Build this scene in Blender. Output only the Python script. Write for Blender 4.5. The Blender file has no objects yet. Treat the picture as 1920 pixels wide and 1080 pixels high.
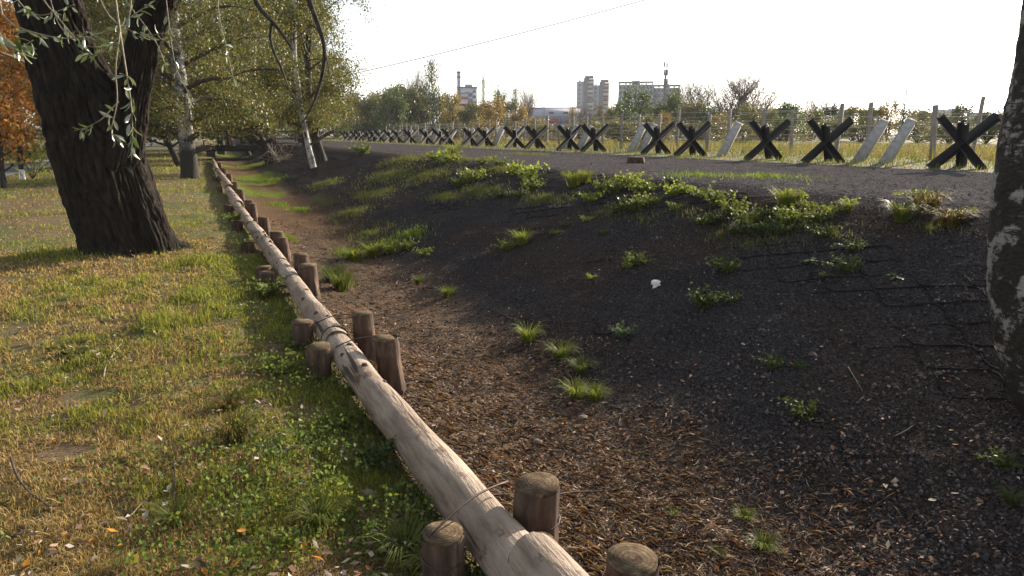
import bpy, math, random
import numpy as np
from mathutils import Vector, Matrix

R = np.random.default_rng(7)
random.seed(7)
sc = bpy.context.scene
col = sc.collection
PI = math.pi

# ------------------------------------------------------------------ camera
F = 1280.0                                  # focal length in pixels of the 1920 px wide photograph
PITCH = math.atan(288 / F)
YAW = math.atan(573 / F * math.cos(PITCH))  # the ditch runs along +Y, the camera looks right of it
CAM = np.array([0.0, 0.0, 1.5])
FW = np.array([math.sin(YAW) * math.cos(PITCH), math.cos(YAW) * math.cos(PITCH), -math.sin(PITCH)])
RT = np.array([math.cos(YAW), -math.sin(YAW), 0.0])
UP = np.cross(RT, FW)
cd = bpy.data.cameras.new('camera')
cd.sensor_width = 36.0
cd.lens = 36.0 * F / 1920.0
cd.clip_start = 0.05
cd.clip_end = 5000
cam = bpy.data.objects.new('camera', cd)
col.objects.link(cam)
cam.matrix_world = Matrix(((RT[0], UP[0], -FW[0], CAM[0]), (RT[1], UP[1], -FW[1], CAM[1]),
                           (RT[2], UP[2], -FW[2], CAM[2]), (0, 0, 0, 1)))
sc.camera = cam

# ------------------------------------------------------------------ light
SUN_AZ = 64.0      # degrees clockwise from +Y
SUN_EL = 16.5
w = bpy.data.worlds.new('World')
sc.world = w
w.use_nodes = True
nt = w.node_tree
bg = nt.nodes['Background']
sky = nt.nodes.new('ShaderNodeTexSky')
sky.sky_type = 'NISHITA'
sky.sun_disc = False
sky.sun_elevation = math.radians(SUN_EL)
sky.sun_rotation = math.radians(SUN_AZ)
sky.air_density = 1.0
sky.dust_density = 1.6
sky.ozone_density = 2.0
hs = nt.nodes.new('ShaderNodeHueSaturation')          # thin bright overcast veil: the sky is nearly white
hs.inputs['Saturation'].default_value = 0.36
nt.links.new(sky.outputs[0], hs.inputs['Color'])
nt.links.new(hs.outputs[0], bg.inputs[0])
bg.inputs[1].default_value = 0.122
sl = bpy.data.lights.new('sun', 'SUN')
sl.energy = 5.0
sl.angle = math.radians(0.55)
sl.color = (1.0, 0.87, 0.70)
so = bpy.data.objects.new('sun', sl)
col.objects.link(so)
sd = Vector((math.sin(math.radians(SUN_AZ)) * math.cos(math.radians(SUN_EL)),
             math.cos(math.radians(SUN_AZ)) * math.cos(math.radians(SUN_EL)), math.sin(math.radians(SUN_EL))))
so.rotation_euler = sd.to_track_quat('Z', 'Y').to_euler()
so.location = (30, 15, 12)
sc.view_settings.view_transform = 'Standard'
sc.view_settings.look = 'None'
sc.view_settings.gamma = 1.0
sc.view_settings.use_curve_mapping = False
sc.view_settings.exposure = 1.25
sc.cycles.use_denoising = True
sc.cycles.max_bounces = 6
sc.cycles.diffuse_bounces = 3
sc.cycles.glossy_bounces = 2
sc.cycles.transmission_bounces = 4
sc.cycles.transparent_max_bounces = 6
sc.cycles.caustics_reflective = False
sc.cycles.caustics_refractive = False

# ------------------------------------------------------------------ helpers
def ray(px, py):
    return FW + RT * (px - 960) / F - UP * (py - 540) / F
def onz(px, py, z):
    d = ray(px, py)
    return CAM + d * (z - CAM[2]) / d[2]
def onx(px, py, X):
    d = ray(px, py)
    return CAM + d * (X - CAM[0]) / d[0]
def at_depth(px, py, D):
    return CAM + ray(px, py) * D

def hsh(ix, iy, s):
    n = (ix * 374761393 + iy * 668265263 + s * 1274126177) & 0xffffffff
    n = ((n ^ (n >> 13)) * 1274126177) & 0xffffffff
    return ((n ^ (n >> 16)) & 0xffffff) / float(0xffffff)
def vn(x, y, s=0):
    x = np.asarray(x, float); y = np.asarray(y, float)
    ix = np.floor(x).astype(np.int64); iy = np.floor(y).astype(np.int64)
    fx = x - ix; fy = y - iy
    fx = fx * fx * (3 - 2 * fx); fy = fy * fy * (3 - 2 * fy)
    a = hsh(ix, iy, s); b = hsh(ix + 1, iy, s); c = hsh(ix, iy + 1, s); d = hsh(ix + 1, iy + 1, s)
    return (a * (1 - fx) + b * fx) * (1 - fy) + (c * (1 - fx) + d * fx) * fy
def fbm(x, y, s=0, o=3):
    t = 0.0; a = 1.0; n = 0.0
    for k in range(o):
        t = t + a * vn(np.asarray(x) * 2 ** k, np.asarray(y) * 2 ** k, s + k * 17); n += a; a *= 0.5
    return t / n
def sstep(a, b, x):
    t = np.clip((np.asarray(x, float) - a) / (b - a), 0, 1)
    return t * t * (3 - 2 * t)

def logx(y):
    return np.interp(y, [-5, 2, 4, 5.7, 9.6, 16.6, 29, 45, 80, 400], [.92, .83, .75, .68, .60, .45, .30, .2, .1, 0.])
def shift(y):
    return logx(y) - .8
PU = np.array([-1000, -30, -3, .12, .45, .62, .80, .92, 1.15, 1.6, 2.3, 2.75, 6.5, 7.15, 8.2, 14, 17, 25, 3000.])
PZ = np.array([.10, .06, 0, 0, -.045, -.068, -.075, -.11, -.20, -.34, -.40, -.35, .70, .795, .815, .80, .84, .80, .8])
def prof(u):
    e = .12
    return (np.interp(u - e, PU, PZ) + np.interp(u, PU, PZ) * 2 + np.interp(u + e, PU, PZ)) / 4
def ground(x, y):
    x = np.asarray(x, float); y = np.asarray(y, float)
    u = x - shift(y)
    z = prof(u)
    lawn = 1 - sstep(.5, .8, u); dit = sstep(.8, 1.2, u) * (1 - sstep(6.6, 7.3, u)); pl = sstep(6.8, 7.4, u)
    near = 1 / (1 + (np.hypot(x, y) / 60) ** 2)
    z = z + near * (lawn * ((fbm(x * .7, y * .7, 3) - .5) * .09 + (fbm(x * 5, y * 5, 5) - .5) * .045 + (fbm(x * 13, y * 13, 6, 2) - .5) * .02)
                    + dit * ((fbm(x * .55, y * .4, 9) - .5) * .06 + (fbm(x * 3, y * 3, 11) - .5) * .05 + (fbm(x * 14, y * 14, 13, 2) - .5) * .018)
                    + pl * ((fbm(x * .4, y * .4, 21) - .5) * .06 + (fbm(x * 6, y * 6, 23, 2) - .5) * .006))
    return z
def G(x, y):
    return float(ground(x, y))
def hit(px, py):
    """the point of the ground seen at a pixel of the photograph"""
    d = ray(px, py)
    t = np.geomspace(1.5, 600, 3000)
    P = CAM[None] + d[None] * t[:, None]
    below = P[:, 2] < ground(P[:, 0], P[:, 1])
    k = int(np.argmax(below)) if below.any() else len(t) - 1
    return P[k]

def link(o, parent=None):
    col.objects.link(o)
    if parent is not None:
        o.parent = parent
    return o
def tag(o, label=None, cat=None, group=None, kind=None):
    if label: o['label'] = label
    if cat: o['category'] = cat
    if group: o['group'] = group
    if kind: o['kind'] = kind
    return o
def empty(name, loc=(0, 0, 0), rz=0.0):
    o = bpy.data.objects.new(name, None)
    o.empty_display_size = .1
    o.location = [float(v) for v in loc]; o.rotation_euler = (0, 0, rz)
    return link(o)

def mesh(name, V, Fs, C=None, smooth=False):
    """V (n,3); Fs: list of index arrays (m,3) or (m,4); C (n,3) colours"""
    me = bpy.data.meshes.new(name)
    V = np.ascontiguousarray(V, np.float32)
    Fs = [np.asarray(f, np.int32) for f in Fs if len(f)]
    me.vertices.add(len(V)); me.vertices.foreach_set('co', V.ravel())
    loops = np.concatenate([f.ravel() for f in Fs])
    tot = np.concatenate([np.full(len(f), f.shape[1], np.int32) for f in Fs])
    st = np.concatenate([[0], np.cumsum(tot)[:-1]]).astype(np.int32)
    me.loops.add(len(loops)); me.loops.foreach_set('vertex_index', loops)
    me.polygons.add(len(tot)); me.polygons.foreach_set('loop_start', st); me.polygons.foreach_set('loop_total', tot)
    if smooth:
        me.polygons.foreach_set('use_smooth', np.ones(len(tot), bool))
    if C is not None:
        a = me.attributes.new('Col', 'FLOAT_COLOR', 'POINT')
        a.data.foreach_set('color', np.c_[np.asarray(C, np.float32), np.ones(len(V), np.float32)].ravel())
    me.update(calc_edges=True)
    return me
def obj(name, me, m=None, parent=None, loc=None, rot=None):
    o = bpy.data.objects.new(name, me)
    if m is not None and not me.materials:
        me.materials.append(m)
    if loc is not None: o.location = [float(v) for v in loc]
    if rot is not None: o.rotation_euler = rot
    return link(o, parent)
class MB:
    def __init__(s): s.V = []; s.Q = []; s.T = []; s.C = []; s.n = 0
    def add(s, V, Q=None, T=None, C=None):
        V = np.asarray(V, float).reshape(-1, 3)
        if Q is not None and len(Q): s.Q.append(np.asarray(Q, int) + s.n)
        if T is not None and len(T): s.T.append(np.asarray(T, int) + s.n)
        s.V.append(V)
        s.C.append(np.broadcast_to(np.asarray((1, 1, 1) if C is None else C, float), (len(V), 3)))
        s.n += len(V); return s
    def box(s, a, b, C=None):
        (x0, y0, z0), (x1, y1, z1) = a, b
        V = [(x0, y0, z0), (x1, y0, z0), (x1, y1, z0), (x0, y1, z0), (x0, y0, z1), (x1, y0, z1), (x1, y1, z1), (x0, y1, z1)]
        return s.add(V, [(0, 3, 2, 1), (4, 5, 6, 7), (0, 1, 5, 4), (1, 2, 6, 5), (2, 3, 7, 6), (3, 0, 4, 7)], C=C)
    def tube(s, P, r, seg=8, cap=True, C=None, wob=None):
        P = np.asarray(P, float); n = len(P)
        r = np.broadcast_to(np.asarray(r, float), (n,))
        T = np.gradient(P, axis=0); T /= np.linalg.norm(T, axis=1)[:, None] + 1e-9
        a = np.array([1., 0, 0]) if abs(T[0][0]) < .8 else np.array([0, 1., 0])
        N = np.zeros_like(P); b = a
        for i in range(n):
            b = b - T[i] * (b @ T[i]); b = b / (np.linalg.norm(b) + 1e-9); N[i] = b
        B = np.cross(T, N)
        th = np.arange(seg) * 2 * PI / seg
        rr = r[:, None] * (1 if wob is None else wob(np.arange(n)[:, None] / max(n - 1, 1), th[None, :]))
        V = P[:, None] + (N[:, None] * np.cos(th)[None, :, None] + B[:, None] * np.sin(th)[None, :, None]) * rr[:, :, None]
        i = np.arange(n - 1)[:, None] * seg; j = np.arange(seg)[None]; k = (j + 1) % seg
        Q = np.stack([i + j, i + k, i + seg + k, i + seg + j], -1).reshape(-1, 4)
        V = V.reshape(-1, 3); Tt = []
        if cap:
            c0 = len(V); V = np.vstack([V, P[0], P[-1]])
            jj = np.arange(seg); kk = (jj + 1) % seg
            Tt = np.vstack([np.c_[kk, jj, np.full(seg, c0)], np.c_[jj + (n - 1) * seg, kk + (n - 1) * seg, np.full(seg, c0 + 1)]])
        return s.add(V, Q, Tt, C)
    def leaves(s, c, size, C=None, wid=.55, up=0.0, rng=R):
        c = np.asarray(c, float); n = len(c)
        if n == 0: return s
        u = rng.normal(size=(n, 3)); u[:, 2] -= up; u /= np.linalg.norm(u, axis=1)[:, None]
        k = rng.normal(size=(n, 3)); v = np.cross(k, u); v /= np.linalg.norm(v, axis=1)[:, None] + 1e-9
        sz = np.broadcast_to(np.asarray(size, float), (n,))[:, None]
        V = np.stack([c - u * sz * .5, c + v * sz * wid * .5, c + u * sz * .5, c - v * sz * wid * .5], 1).reshape(-1, 3)
        Cc = None if C is None else np.repeat(np.broadcast_to(np.asarray(C, float), (n, 3)), 4, 0)
        return s.add(V, np.arange(4 * n).reshape(-1, 4), None, Cc)
    def me(s, name, smooth=False):
        return mesh(name, np.vstack(s.V), ([np.vstack(s.Q)] if s.Q else []) + ([np.vstack(s.T)] if s.T else []), np.vstack(s.C), smooth)
    def build(s, name, m, parent=None, smooth=False, loc=None, rot=None):
        return obj(name, s.me(name, smooth), m, parent, loc, rot)

# ------------------------------------------------------------------ materials
def new_mat(name):
    m = bpy.data.materials.new(name); m.use_nodes = True
    n = m.node_tree; n.nodes.clear()
    out = n.nodes.new('ShaderNodeOutputMaterial')
    p = n.nodes.new('ShaderNodeBsdfPrincipled')
    n.links.new(p.outputs[0], out.inputs[0])
    return m, n, p, out
def nd(n, t, **kw):
    x = n.nodes.new(t)
    for k, v in kw.items():
        if k in x.inputs.keys(): x.inputs[k].default_value = v
        else: setattr(x, k, v)
    return x
def ramp(n, src, stops):
    r = n.nodes.new('ShaderNodeValToRGB')
    e = r.color_ramp.elements
    while len(e) < len(stops): e.new(.5)
    for i, (p, c) in enumerate(stops):
        e[i].position = p; e[i].color = (*c, 1) if len(c) == 3 else c
    n.links.new(src, r.inputs[0]); return r
def coords(n, scale=(1, 1, 1), kind='Object'):
    t = n.nodes.new('ShaderNodeTexCoord'); mp = n.nodes.new('ShaderNodeMapping')
    mp.inputs['Scale'].default_value = scale
    n.links.new(t.outputs[kind], mp.inputs[0]); return mp.outputs[0]
def noise(n, vec, scale, detail=4, rough=.55):
    x = nd(n, 'ShaderNodeTexNoise', Scale=scale, Detail=detail, Roughness=rough)
    n.links.new(vec, x.inputs['Vector']); return x.outputs['Fac']
def mixc(n, fac, a, b, mode='MIX'):
    x = n.nodes.new('ShaderNodeMix'); x.data_type = 'RGBA'; x.blend_type = mode
    for s, v in ((x.inputs['Factor'], fac), (x.inputs[6], a), (x.inputs[7], b)):
        if hasattr(v, 'links'): n.links.new(v, s)
        elif isinstance(v, (int, float)): s.default_value = v
        else: s.default_value = (*v, 1)
    return x.outputs[2]
def bump(n, p, h, strength=.5, dist=.02):
    b = nd(n, 'ShaderNodeBump', Strength=strength, Distance=dist)
    n.links.new(h, b.inputs['Height']); n.links.new(b.outputs[0], p.inputs['Normal'])

def mat_attr(name, rough=.85, nscale=40, amt=.35, bstr=.4, bdist=.01, spec=.2):
    """colour from the mesh, broken up by noise"""
    m, n, p, o = new_mat(name)
    a = nd(n, 'ShaderNodeAttribute', attribute_name='Col')
    v = coords(n)
    f = noise(n, v, nscale, 6, .65)
    r = ramp(n, f, [(.25, (1 - amt,) * 3), (.75, (1 + amt,) * 3)])
    n.links.new(mixc(n, 1.0, a.outputs['Color'], r.outputs[0], 'MULTIPLY'), p.inputs['Base Color'])
    p.inputs['Roughness'].default_value = rough; p.inputs['Specular IOR Level'].default_value = spec
    if bstr: bump(n, p, f, bstr, bdist)
    return m
def mat_gravel(name, scale, bs=.9):
    m, n, p, o = new_mat(name)
    a = nd(n, 'ShaderNodeAttribute', attribute_name='Col')
    v = coords(n)
    vo = nd(n, 'ShaderNodeTexVoronoi', Scale=scale); n.links.new(v, vo.inputs['Vector'])
    bw = n.nodes.new('ShaderNodeRGBToBW'); n.links.new(vo.outputs['Color'], bw.inputs[0])
    r = ramp(n, bw.outputs[0], [(.1, (.5, .5, .5)), (.55, (.95, .95, .95)), (.9, (1.7, 1.68, 1.65))])
    n.links.new(mixc(n, 1.0, a.outputs['Color'], r.outputs[0], 'MULTIPLY'), p.inputs['Base Color'])
    p.inputs['Roughness'].default_value = 1.0; p.inputs['Specular IOR Level'].default_value = 0.0
    mt = nd(n, 'ShaderNodeMath', operation='SUBTRACT'); mt.inputs[0].default_value = 1
    n.links.new(vo.outputs['Distance'], mt.inputs[1])
    bump(n, p, mt.outputs[0], bs, .03)
    return m
def mat_leaf(name, base=None, trans=.4, rough=.4, spec=.5):
    m, n, p, o = new_mat(name)
    a = nd(n, 'ShaderNodeAttribute', attribute_name='Col')
    c = a.outputs['Color']
    if base is not None: c = mixc(n, 1.0, c, base, 'MULTIPLY')
    n.links.new(c, p.inputs['Base Color'])
    p.inputs['Roughness'].default_value = rough; p.inputs['Specular IOR Level'].default_value = spec
    t = n.nodes.new('ShaderNodeBsdfTranslucent')
    n.links.new(mixc(n, 1.0, c, (1.25, 1.2, .7), 'MULTIPLY'), t.inputs[0])
    mx = n.nodes.new('ShaderNodeMixShader'); mx.inputs[0].default_value = trans
    n.links.new(p.outputs[0], mx.inputs[1]); n.links.new(t.outputs[0], mx.inputs[2]); n.links.new(mx.outputs[0], o.inputs[0])
    return m
def mat_noise(name, c0, c1, scale=6, stretch=(1, 1, 1), rough=.8, bstr=.4, bdist=.02, lo=.35, hi=.65, c2=None, spec=.3, metal=0):
    m, n, p, o = new_mat(name)
    v = coords(n, stretch)
    f = noise(n, v, scale, 7, .6)
    st = [(lo, c0), (hi, c1)] + ([(min(hi + .14, 1), c2)] if c2 else [])
    n.links.new(ramp(n, f, st).outputs[0], p.inputs['Base Color'])
    p.inputs['Roughness'].default_value = rough; p.inputs['Specular IOR Level'].default_value = spec; p.inputs['Metallic'].default_value = metal
    if bstr: bump(n, p, f, bstr, bdist)
    return m
def mat_birch(name, dark_lo, dark_hi, wh=(.62, .58, .54), bs=3.2, foot=0):
    m, n, p, o = new_mat(name)
    v = coords(n, (1, 1, 1)); v2 = coords(n, (1, 1, 7))
    big = noise(n, v, bs, 8, .72)
    lent = noise(n, v2, 7, 4, .6)
    fine = noise(n, coords(n, (1, 1, 3)), 30, 5, .7)
    r1 = ramp(n, big, [(dark_lo, (0, 0, 0)), (dark_hi, (1, 1, 1))])
    r2 = ramp(n, lent, [(.36, (0, 0, 0)), (.44, (1, 1, 1))])
    msk = mixc(n, 1.0, r1.outputs[0], r2.outputs[0], 'MULTIPLY')
    if foot:                                          # rough black bark at the foot of an old birch
        sx = n.nodes.new('ShaderNodeSeparateXYZ'); n.links.new(coords(n), sx.inputs[0])
        ad0 = nd(n, 'ShaderNodeMath', operation='MULTIPLY_ADD'); n.links.new(big, ad0.inputs[0]); ad0.inputs[1].default_value = 2.0; n.links.new(sx.outputs['Z'], ad0.inputs[2])
        mr = nd(n, 'ShaderNodeMapRange'); n.links.new(ad0.outputs[0], mr.inputs['Value']); mr.inputs['From Min'].default_value = foot; mr.inputs['From Max'].default_value = foot + .8
        msk = mixc(n, 1.0, msk, mr.outputs[0], 'MULTIPLY')
    dk = ramp(n, fine, [(.3, (.014, .013, .011)), (.6, (.045, .038, .03)), (.8, (.10, .085, .07))])
    wt = ramp(n, fine, [(.25, tuple(k * .72 for k in wh)), (.7, wh)])
    n.links.new(mixc(n, msk, dk.outputs[0], wt.outputs[0]), p.inputs['Base Color'])
    p.inputs['Roughness'].default_value = .8; p.inputs['Specular IOR Level'].default_value = .2
    ad = nd(n, 'ShaderNodeMath', operation='ADD'); n.links.new(big, ad.inputs[0]); n.links.new(fine, ad.inputs[1])
    bump(n, p, ad.outputs[0], .7, .03)
    return m

M = {}
M['lawn'] = mat_attr('lawn_soil', .95, 60, .5, .8, .02)
M['ditch'] = mat_gravel('ditch_gravel', 75)
M['path'] = mat_gravel('path_gravel', 30, .35)
M['meadow'] = mat_attr('meadow_ground', .95, 9, .45, .6, .05)
M['asphalt'] = mat_noise('asphalt', (.10, .10, .105), (.16, .155, .155), 30, rough=.9, bdist=.004)
M['blade'] = mat_leaf('grass_blade', None, .35, .65, .1)
M['litter'] = mat_leaf('leaf_litter', None, .15, .8, .08)
M['stone'] = mat_attr('pebble', .9, 60, .3, .3, .004, .05)
M['leaf'] = mat_leaf('tree_leaf', None, .38, .5, .3)
M['willow_bark'] = mat_noise('willow_bark', (.010, .0085, .007), (.042, .033, .026), 9, (2.2, 2.2, .45), .95, 1.0, .06, .3, .68, (.10, .078, .06), spec=.1)
M['twig'] = mat_noise('twig_bark', (.03, .022, .016), (.085, .062, .045), 14, rough=.85, bdist=.004)
M['bare_bark'] = mat_noise('bare_tree_bark', (.09, .07, .058), (.16, .125, .10), 3, rough=.9, bstr=0)
M['pale_twig'] = mat_noise('pale_twig_bark', (.14, .11, .075), (.28, .22, .15), 20, rough=.7, bdist=.003)
M['birch'] = mat_birch('birch_bark', .34, .52)
M['birch_mid'] = mat_birch('birch_bark_patched', .42, .54, (.46, .42, .39), 3.2, 1.9)
M['birch_dark'] = mat_birch('old_birch_bark', .51, .57, (.33, .30, .28), 5.5)
M['darkbark'] = mat_noise('dark_bark', (.012, .010, .009), (.06, .048, .04), 8, (2, 2, .6), .9, .8, .03)
def mat_log():
    m, n, p, o = new_mat('peeled_log_wood')
    f1 = noise(n, coords(n, (1, .35, 1)), 4.5, 6, .6); f2 = noise(n, coords(n, (1, .12, 1)), 40, 5, .6); f3 = noise(n, coords(n, (1, .5, 1)), 7, 7, .7)
    a = ramp(n, f1, [(.30, (.13, .088, .062)), (.46, (.25, .187, .14)), (.66, (.37, .30, .235))])
    b = ramp(n, f2, [(.30, (.62, .60, .58)), (.52, (1, 1, 1))])
    c = mixc(n, 1.0, a.outputs[0], b.outputs[0], 'MULTIPLY')
    k = ramp(n, f3, [(.57, (0, 0, 0)), (.63, (1, 1, 1))])
    cr = ramp(n, noise(n, coords(n, (1, .045, 1)), 22, 3, .5), [(.33, (.22, .18, .16)), (.375, (1, 1, 1))])
    c = mixc(n, 1.0, c, cr.outputs[0], 'MULTIPLY')
    n.links.new(mixc(n, k.outputs[0], c, (.105, .068, .05)), p.inputs['Base Color'])
    p.inputs['Roughness'].default_value = .75; p.inputs['Specular IOR Level'].default_value = .25
    ad = nd(n, 'ShaderNodeMath', operation='ADD'); n.links.new(f2, ad.inputs[0]); n.links.new(f3, ad.inputs[1])
    bump(n, p, ad.outputs[0], .9, .02); return m
M['log'] = mat_log()
M['log_end'] = mat_noise('log_end_grain', (.06, .04, .025), (.20, .135, .08), 25, rough=.85, bdist=.004)
M['knot'] = mat_noise('log_knot', (.03, .018, .012), (.09, .055, .035), 30, rough=.85)
M['stake_side'] = mat_noise('stake_bark', (.035, .021, .015), (.11, .068, .046), 10, (1.8, 1.8, .35), .9, 1.0, .02, .34, .58, (.23, .155, .11))
M['wire'] = mat_noise('rusty_wire', (.03, .02, .018), (.09, .055, .04), 60, rough=.6, bstr=0)
M['steel'] = mat_noise('black_painted_steel', (.006, .006, .007), (.013, .0125, .0135), 14, rough=.6, bstr=.3, bdist=.004, spec=.22, c2=(.034, .022, .016))
M['concrete'] = mat_noise('grey_concrete', (.27, .255, .245), (.40, .38, .365), 7, rough=.9, bdist=.006)
M['post'] = mat_noise('weathered_post', (.19, .16, .14), (.30, .265, .235), 9, (2, 2, .5), .9, .4, .006)
M['fwire'] = mat_noise('galvanised_wire', (.40, .39, .37), (.55, .54, .52), 30, rough=.35, bstr=0, spec=.6, metal=.6)
M['plastic'] = mat_noise('black_geocell_plastic', (.010, .010, .011), (.022, .021, .021), 20, rough=.95, bstr=0, spec=.05)
M['dandelion'] = mat_noise('yellow_petal', (.70, .45, .01), (.80, .60, .02), 90, rough=.7)
M['scrap'] = mat_noise('white_scrap', (.70, .70, .70), (.82, .82, .82), 12, rough=.5)
M['clod'] = mat_noise('brown_stone', (.10, .075, .055), (.20, .155, .12), 14, rough=.9, bdist=.01)

# ------------------------------------------------------------------ ground
def mixv(a, b, t):
    t = np.asarray(t)[..., None]
    return np.asarray(a) * (1 - t) + np.asarray(b) * t
def ground_colour(x, y):
    u = x - shift(y)
    n1 = fbm(x * .8, y * .8, 31); n2 = fbm(x * 3.1, y * 3.1, 37); n3 = fbm(x * .25, y * .25, 41)
    lawn = mixv((.125, .085, .045), (.085, .095, .03), sstep(.4, .65, n1 * .6 + n2 * .4))
    gravel = mixv((.039, .036, .037), (.060, .054, .054), n2)
    soil = mixv(gravel, (.066, .046, .036), sstep(.52, .70, n1) * .5)
    floor = mixv((.14, .10, .075), (.10, .08, .066), sstep(.35, .7, n2))
    dit = mixv(floor, soil, sstep(2.2, 3.1, u + (n1 - .5) * 1.2))
    green = sstep(.48, .62, fbm(x * .55, y * .3, 51)) * sstep(11, 20, y) * sstep(.9, 1.2, u) * (1 - sstep(2.6, 3.6, u))
    dit = mixv(dit, (.14, .19, .03), green * .85)
    rust = sstep(10, 16, y) * (1 - sstep(2.3, 3.3, u)) * (1 - green) * .5
    dit = mixv(dit, (.16, .095, .048), rust)
    path = mixv((.062, .057, .058), (.092, .085, .086), n2)
    mead = mixv((.12, .10, .045), (.10, .12, .036), sstep(.4, .6, n3))
    c = mixv(lawn, dit, sstep(.6, .85, u))
    c = mixv(c, path, sstep(6.5, 7.3, u + (n1 - .5) * .8))
    return mixv(c, mead, sstep(13.4, 14.2, u + (n2 - .5) * 1.2))
def ys(a, step, b):
    y = list(np.arange(-5, a, step)); s = step
    while y[-1] < b:
        s *= 1.055; y.append(y[-1] + s)
    return np.array(y)
def sheet(name, u, y, m):
    U, Y = np.meshgrid(u, y); X = U + shift(Y)
    Z = ground(X, Y); V = np.stack([X, Y, Z], -1).reshape(-1, 3)
    nu = len(u); i = (np.arange(len(y) - 1)[:, None] * nu + np.arange(nu - 1)[None]).ravel()
    Q = np.c_[i, i + 1, i + nu + 1, i + nu]
    o = obj(name, mesh(name, V, [Q], ground_colour(V[:, 0], V[:, 1]), True), m)
    return tag(o, kind='structure')
YG = ys(13, .07, 1500)
geo = lambda a, b, n: np.geomspace(a, b, n)
ulawn = np.concatenate([.74 - geo(.07, 900, 110)[::-1], [.74]])
sheet('lawn', ulawn, YG, M['lawn'])
sheet('ditch', np.concatenate([np.arange(.74, 7.0, .06), [7.0]]), YG, M['ditch'])
sheet('gravel_path', np.arange(7.0, 13.61, .15), YG, M['path'])
umead = np.concatenate([[13.6], 13.6 + geo(.15, 1500, 90)])
umead[0] = np.arange(7.0, 13.61, .15)[-1]
sheet('meadow', umead, YG, M['meadow'])
# asphalt footpath left of the trees
mb = MB()
yy = np.arange(14, 160, 1.0)
Vl = []
for y in yy:
    for x in (-9.3, -8.4, -7.6, -6.8):
        Vl.append((x + .15 * math.sin(y * .07), y, G(x, y) + .035))
k = np.arange(len(yy) - 1)[:, None] * 4 + np.arange(3)[None]
k = k.ravel()
mb.add(Vl, np.c_[k, k + 1, k + 5, k + 4])
tag(mb.build('footpath', M['asphalt'], smooth=True), kind='structure')

# ------------------------------------------------------------------ blades, litter, gravel (uncountable stuff)
def polar(n, r0, r1, a0, a1, pw=0.0):
    """points round the camera, thinning outwards; angles in degrees clockwise from +Y"""
    t = R.random(n); r = r0 * (r1 / r0) ** t
    a = np.radians(R.uniform(a0, a1, n))
    return r * np.sin(a), r * np.cos(a), r
def blades(x, y, h, wd, C, lean=.6, seg=2):
    n = len(x); z = ground(x, y) - .004
    a = R.uniform(0, 2 * PI, n); ca, sa = np.cos(a), np.sin(a)
    b = a + R.normal(0, .6, n) + PI / 2
    ln = np.abs(R.normal(0, lean, n)) * h
    px, py = np.cos(b) * wd * .5, np.sin(b) * wd * .5
    base = np.stack([x, y, z], -1)
    side = np.stack([px, py, 0 * px], -1)
    mid = base + np.stack([ca * ln * .35, sa * ln * .35, h * .6], -1)
    top = base + np.stack([ca * ln, sa * ln, h * np.clip(1 - .25 * (ln / h) ** 2, .3, 1)], -1)
    if seg == 2:
        V = np.stack([base - side, base + side, mid + side * .8, mid - side * .8, top], 1).reshape(-1, 3)
        k = np.arange(n)[:, None] * 5
        return V, k + np.array([[0, 1, 2, 3]]), k + np.array([[3, 2, 4]]), np.repeat(C, 5, 0)
    V = np.stack([base - side, base + side, top], 1).reshape(-1, 3)
    k = np.arange(n)[:, None] * 3
    return V, None, k + np.array([[0, 1, 2]]), np.repeat(C, 3, 0)
def pick(pal, n, jit=.25):
    pal = np.asarray(pal); c = pal[R.integers(0, len(pal), n)]
    return c * (1 + R.uniform(-jit, jit, (n, 1)))
GREEN = [(.19, .205, .034), (.235, .24, .045), (.125, .15, .03), (.29, .275, .065)]
DRY = [(.39, .275, .115), (.31, .205, .09), (.48, .355, .165), (.21, .135, .065), (.36, .275, .11)]
LITTER = [(.20, .125, .09), (.12, .072, .052), (.26, .18, .13), (.38, .29, .22), (.085, .055, .043), (.24, .115, .06), (.16, .11, .09), (.10, .07, .06)]

mb = MB()
for n, r0, r1, s2 in ((200000, 2.1, 11, 2), (130000, 7, 70, 1)):
    x, y, r = polar(n, r0, r1, -26 if r0 > 3 else -34, 34)
    u = x - shift(y)
    ok = u < .70 + R.normal(0, .05, n)
    pathm = (x > -9.4) & (x < -6.7)
    ok &= ~pathm
    x, y, r, u = x[ok], y[ok], r[ok], u[ok]
    g = fbm(x * .9, y * .9, 61) * .55 + fbm(x * 4, y * 4, 67) * .45 + .10 * sstep(-.6, .5, u) + .1 * sstep(14, 30, r)
    isg = R.random(len(x)) < sstep(.46, .68, g)
    C = np.where(isg[:, None], pick(GREEN, len(x)), pick(DRY, len(x)))
    dens = fbm(x * 6, y * 6, 71) > .29 + .15 * sstep(.5, .3, g)
    h = np.where(isg, R.uniform(.016, .052, len(x)), R.uniform(.012, .038, len(x))) * (1 + .9 * sstep(.6, .72, g)) * (.65 + 1.1 * fbm(x * 2.3, y * 2.3, 73)) * (1 - .45 * sstep(-.1, .4, u))
    wd = np.maximum(.0030, r * .00125)
    k = dens
    V, Q, T, Cc = blades(x[k], y[k], h[k] * (1 + r[k] * .012), wd[k], C[k], np.where(isg, .7, 1.3)[k], s2)
    mb.add(V, Q, T, Cc)
lg = mb.build('lawn_grass', M['blade'])
tag(lg, 'short patchy lawn grass, green and straw dry, left of the log edging', 'grass', kind='stuff')

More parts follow.
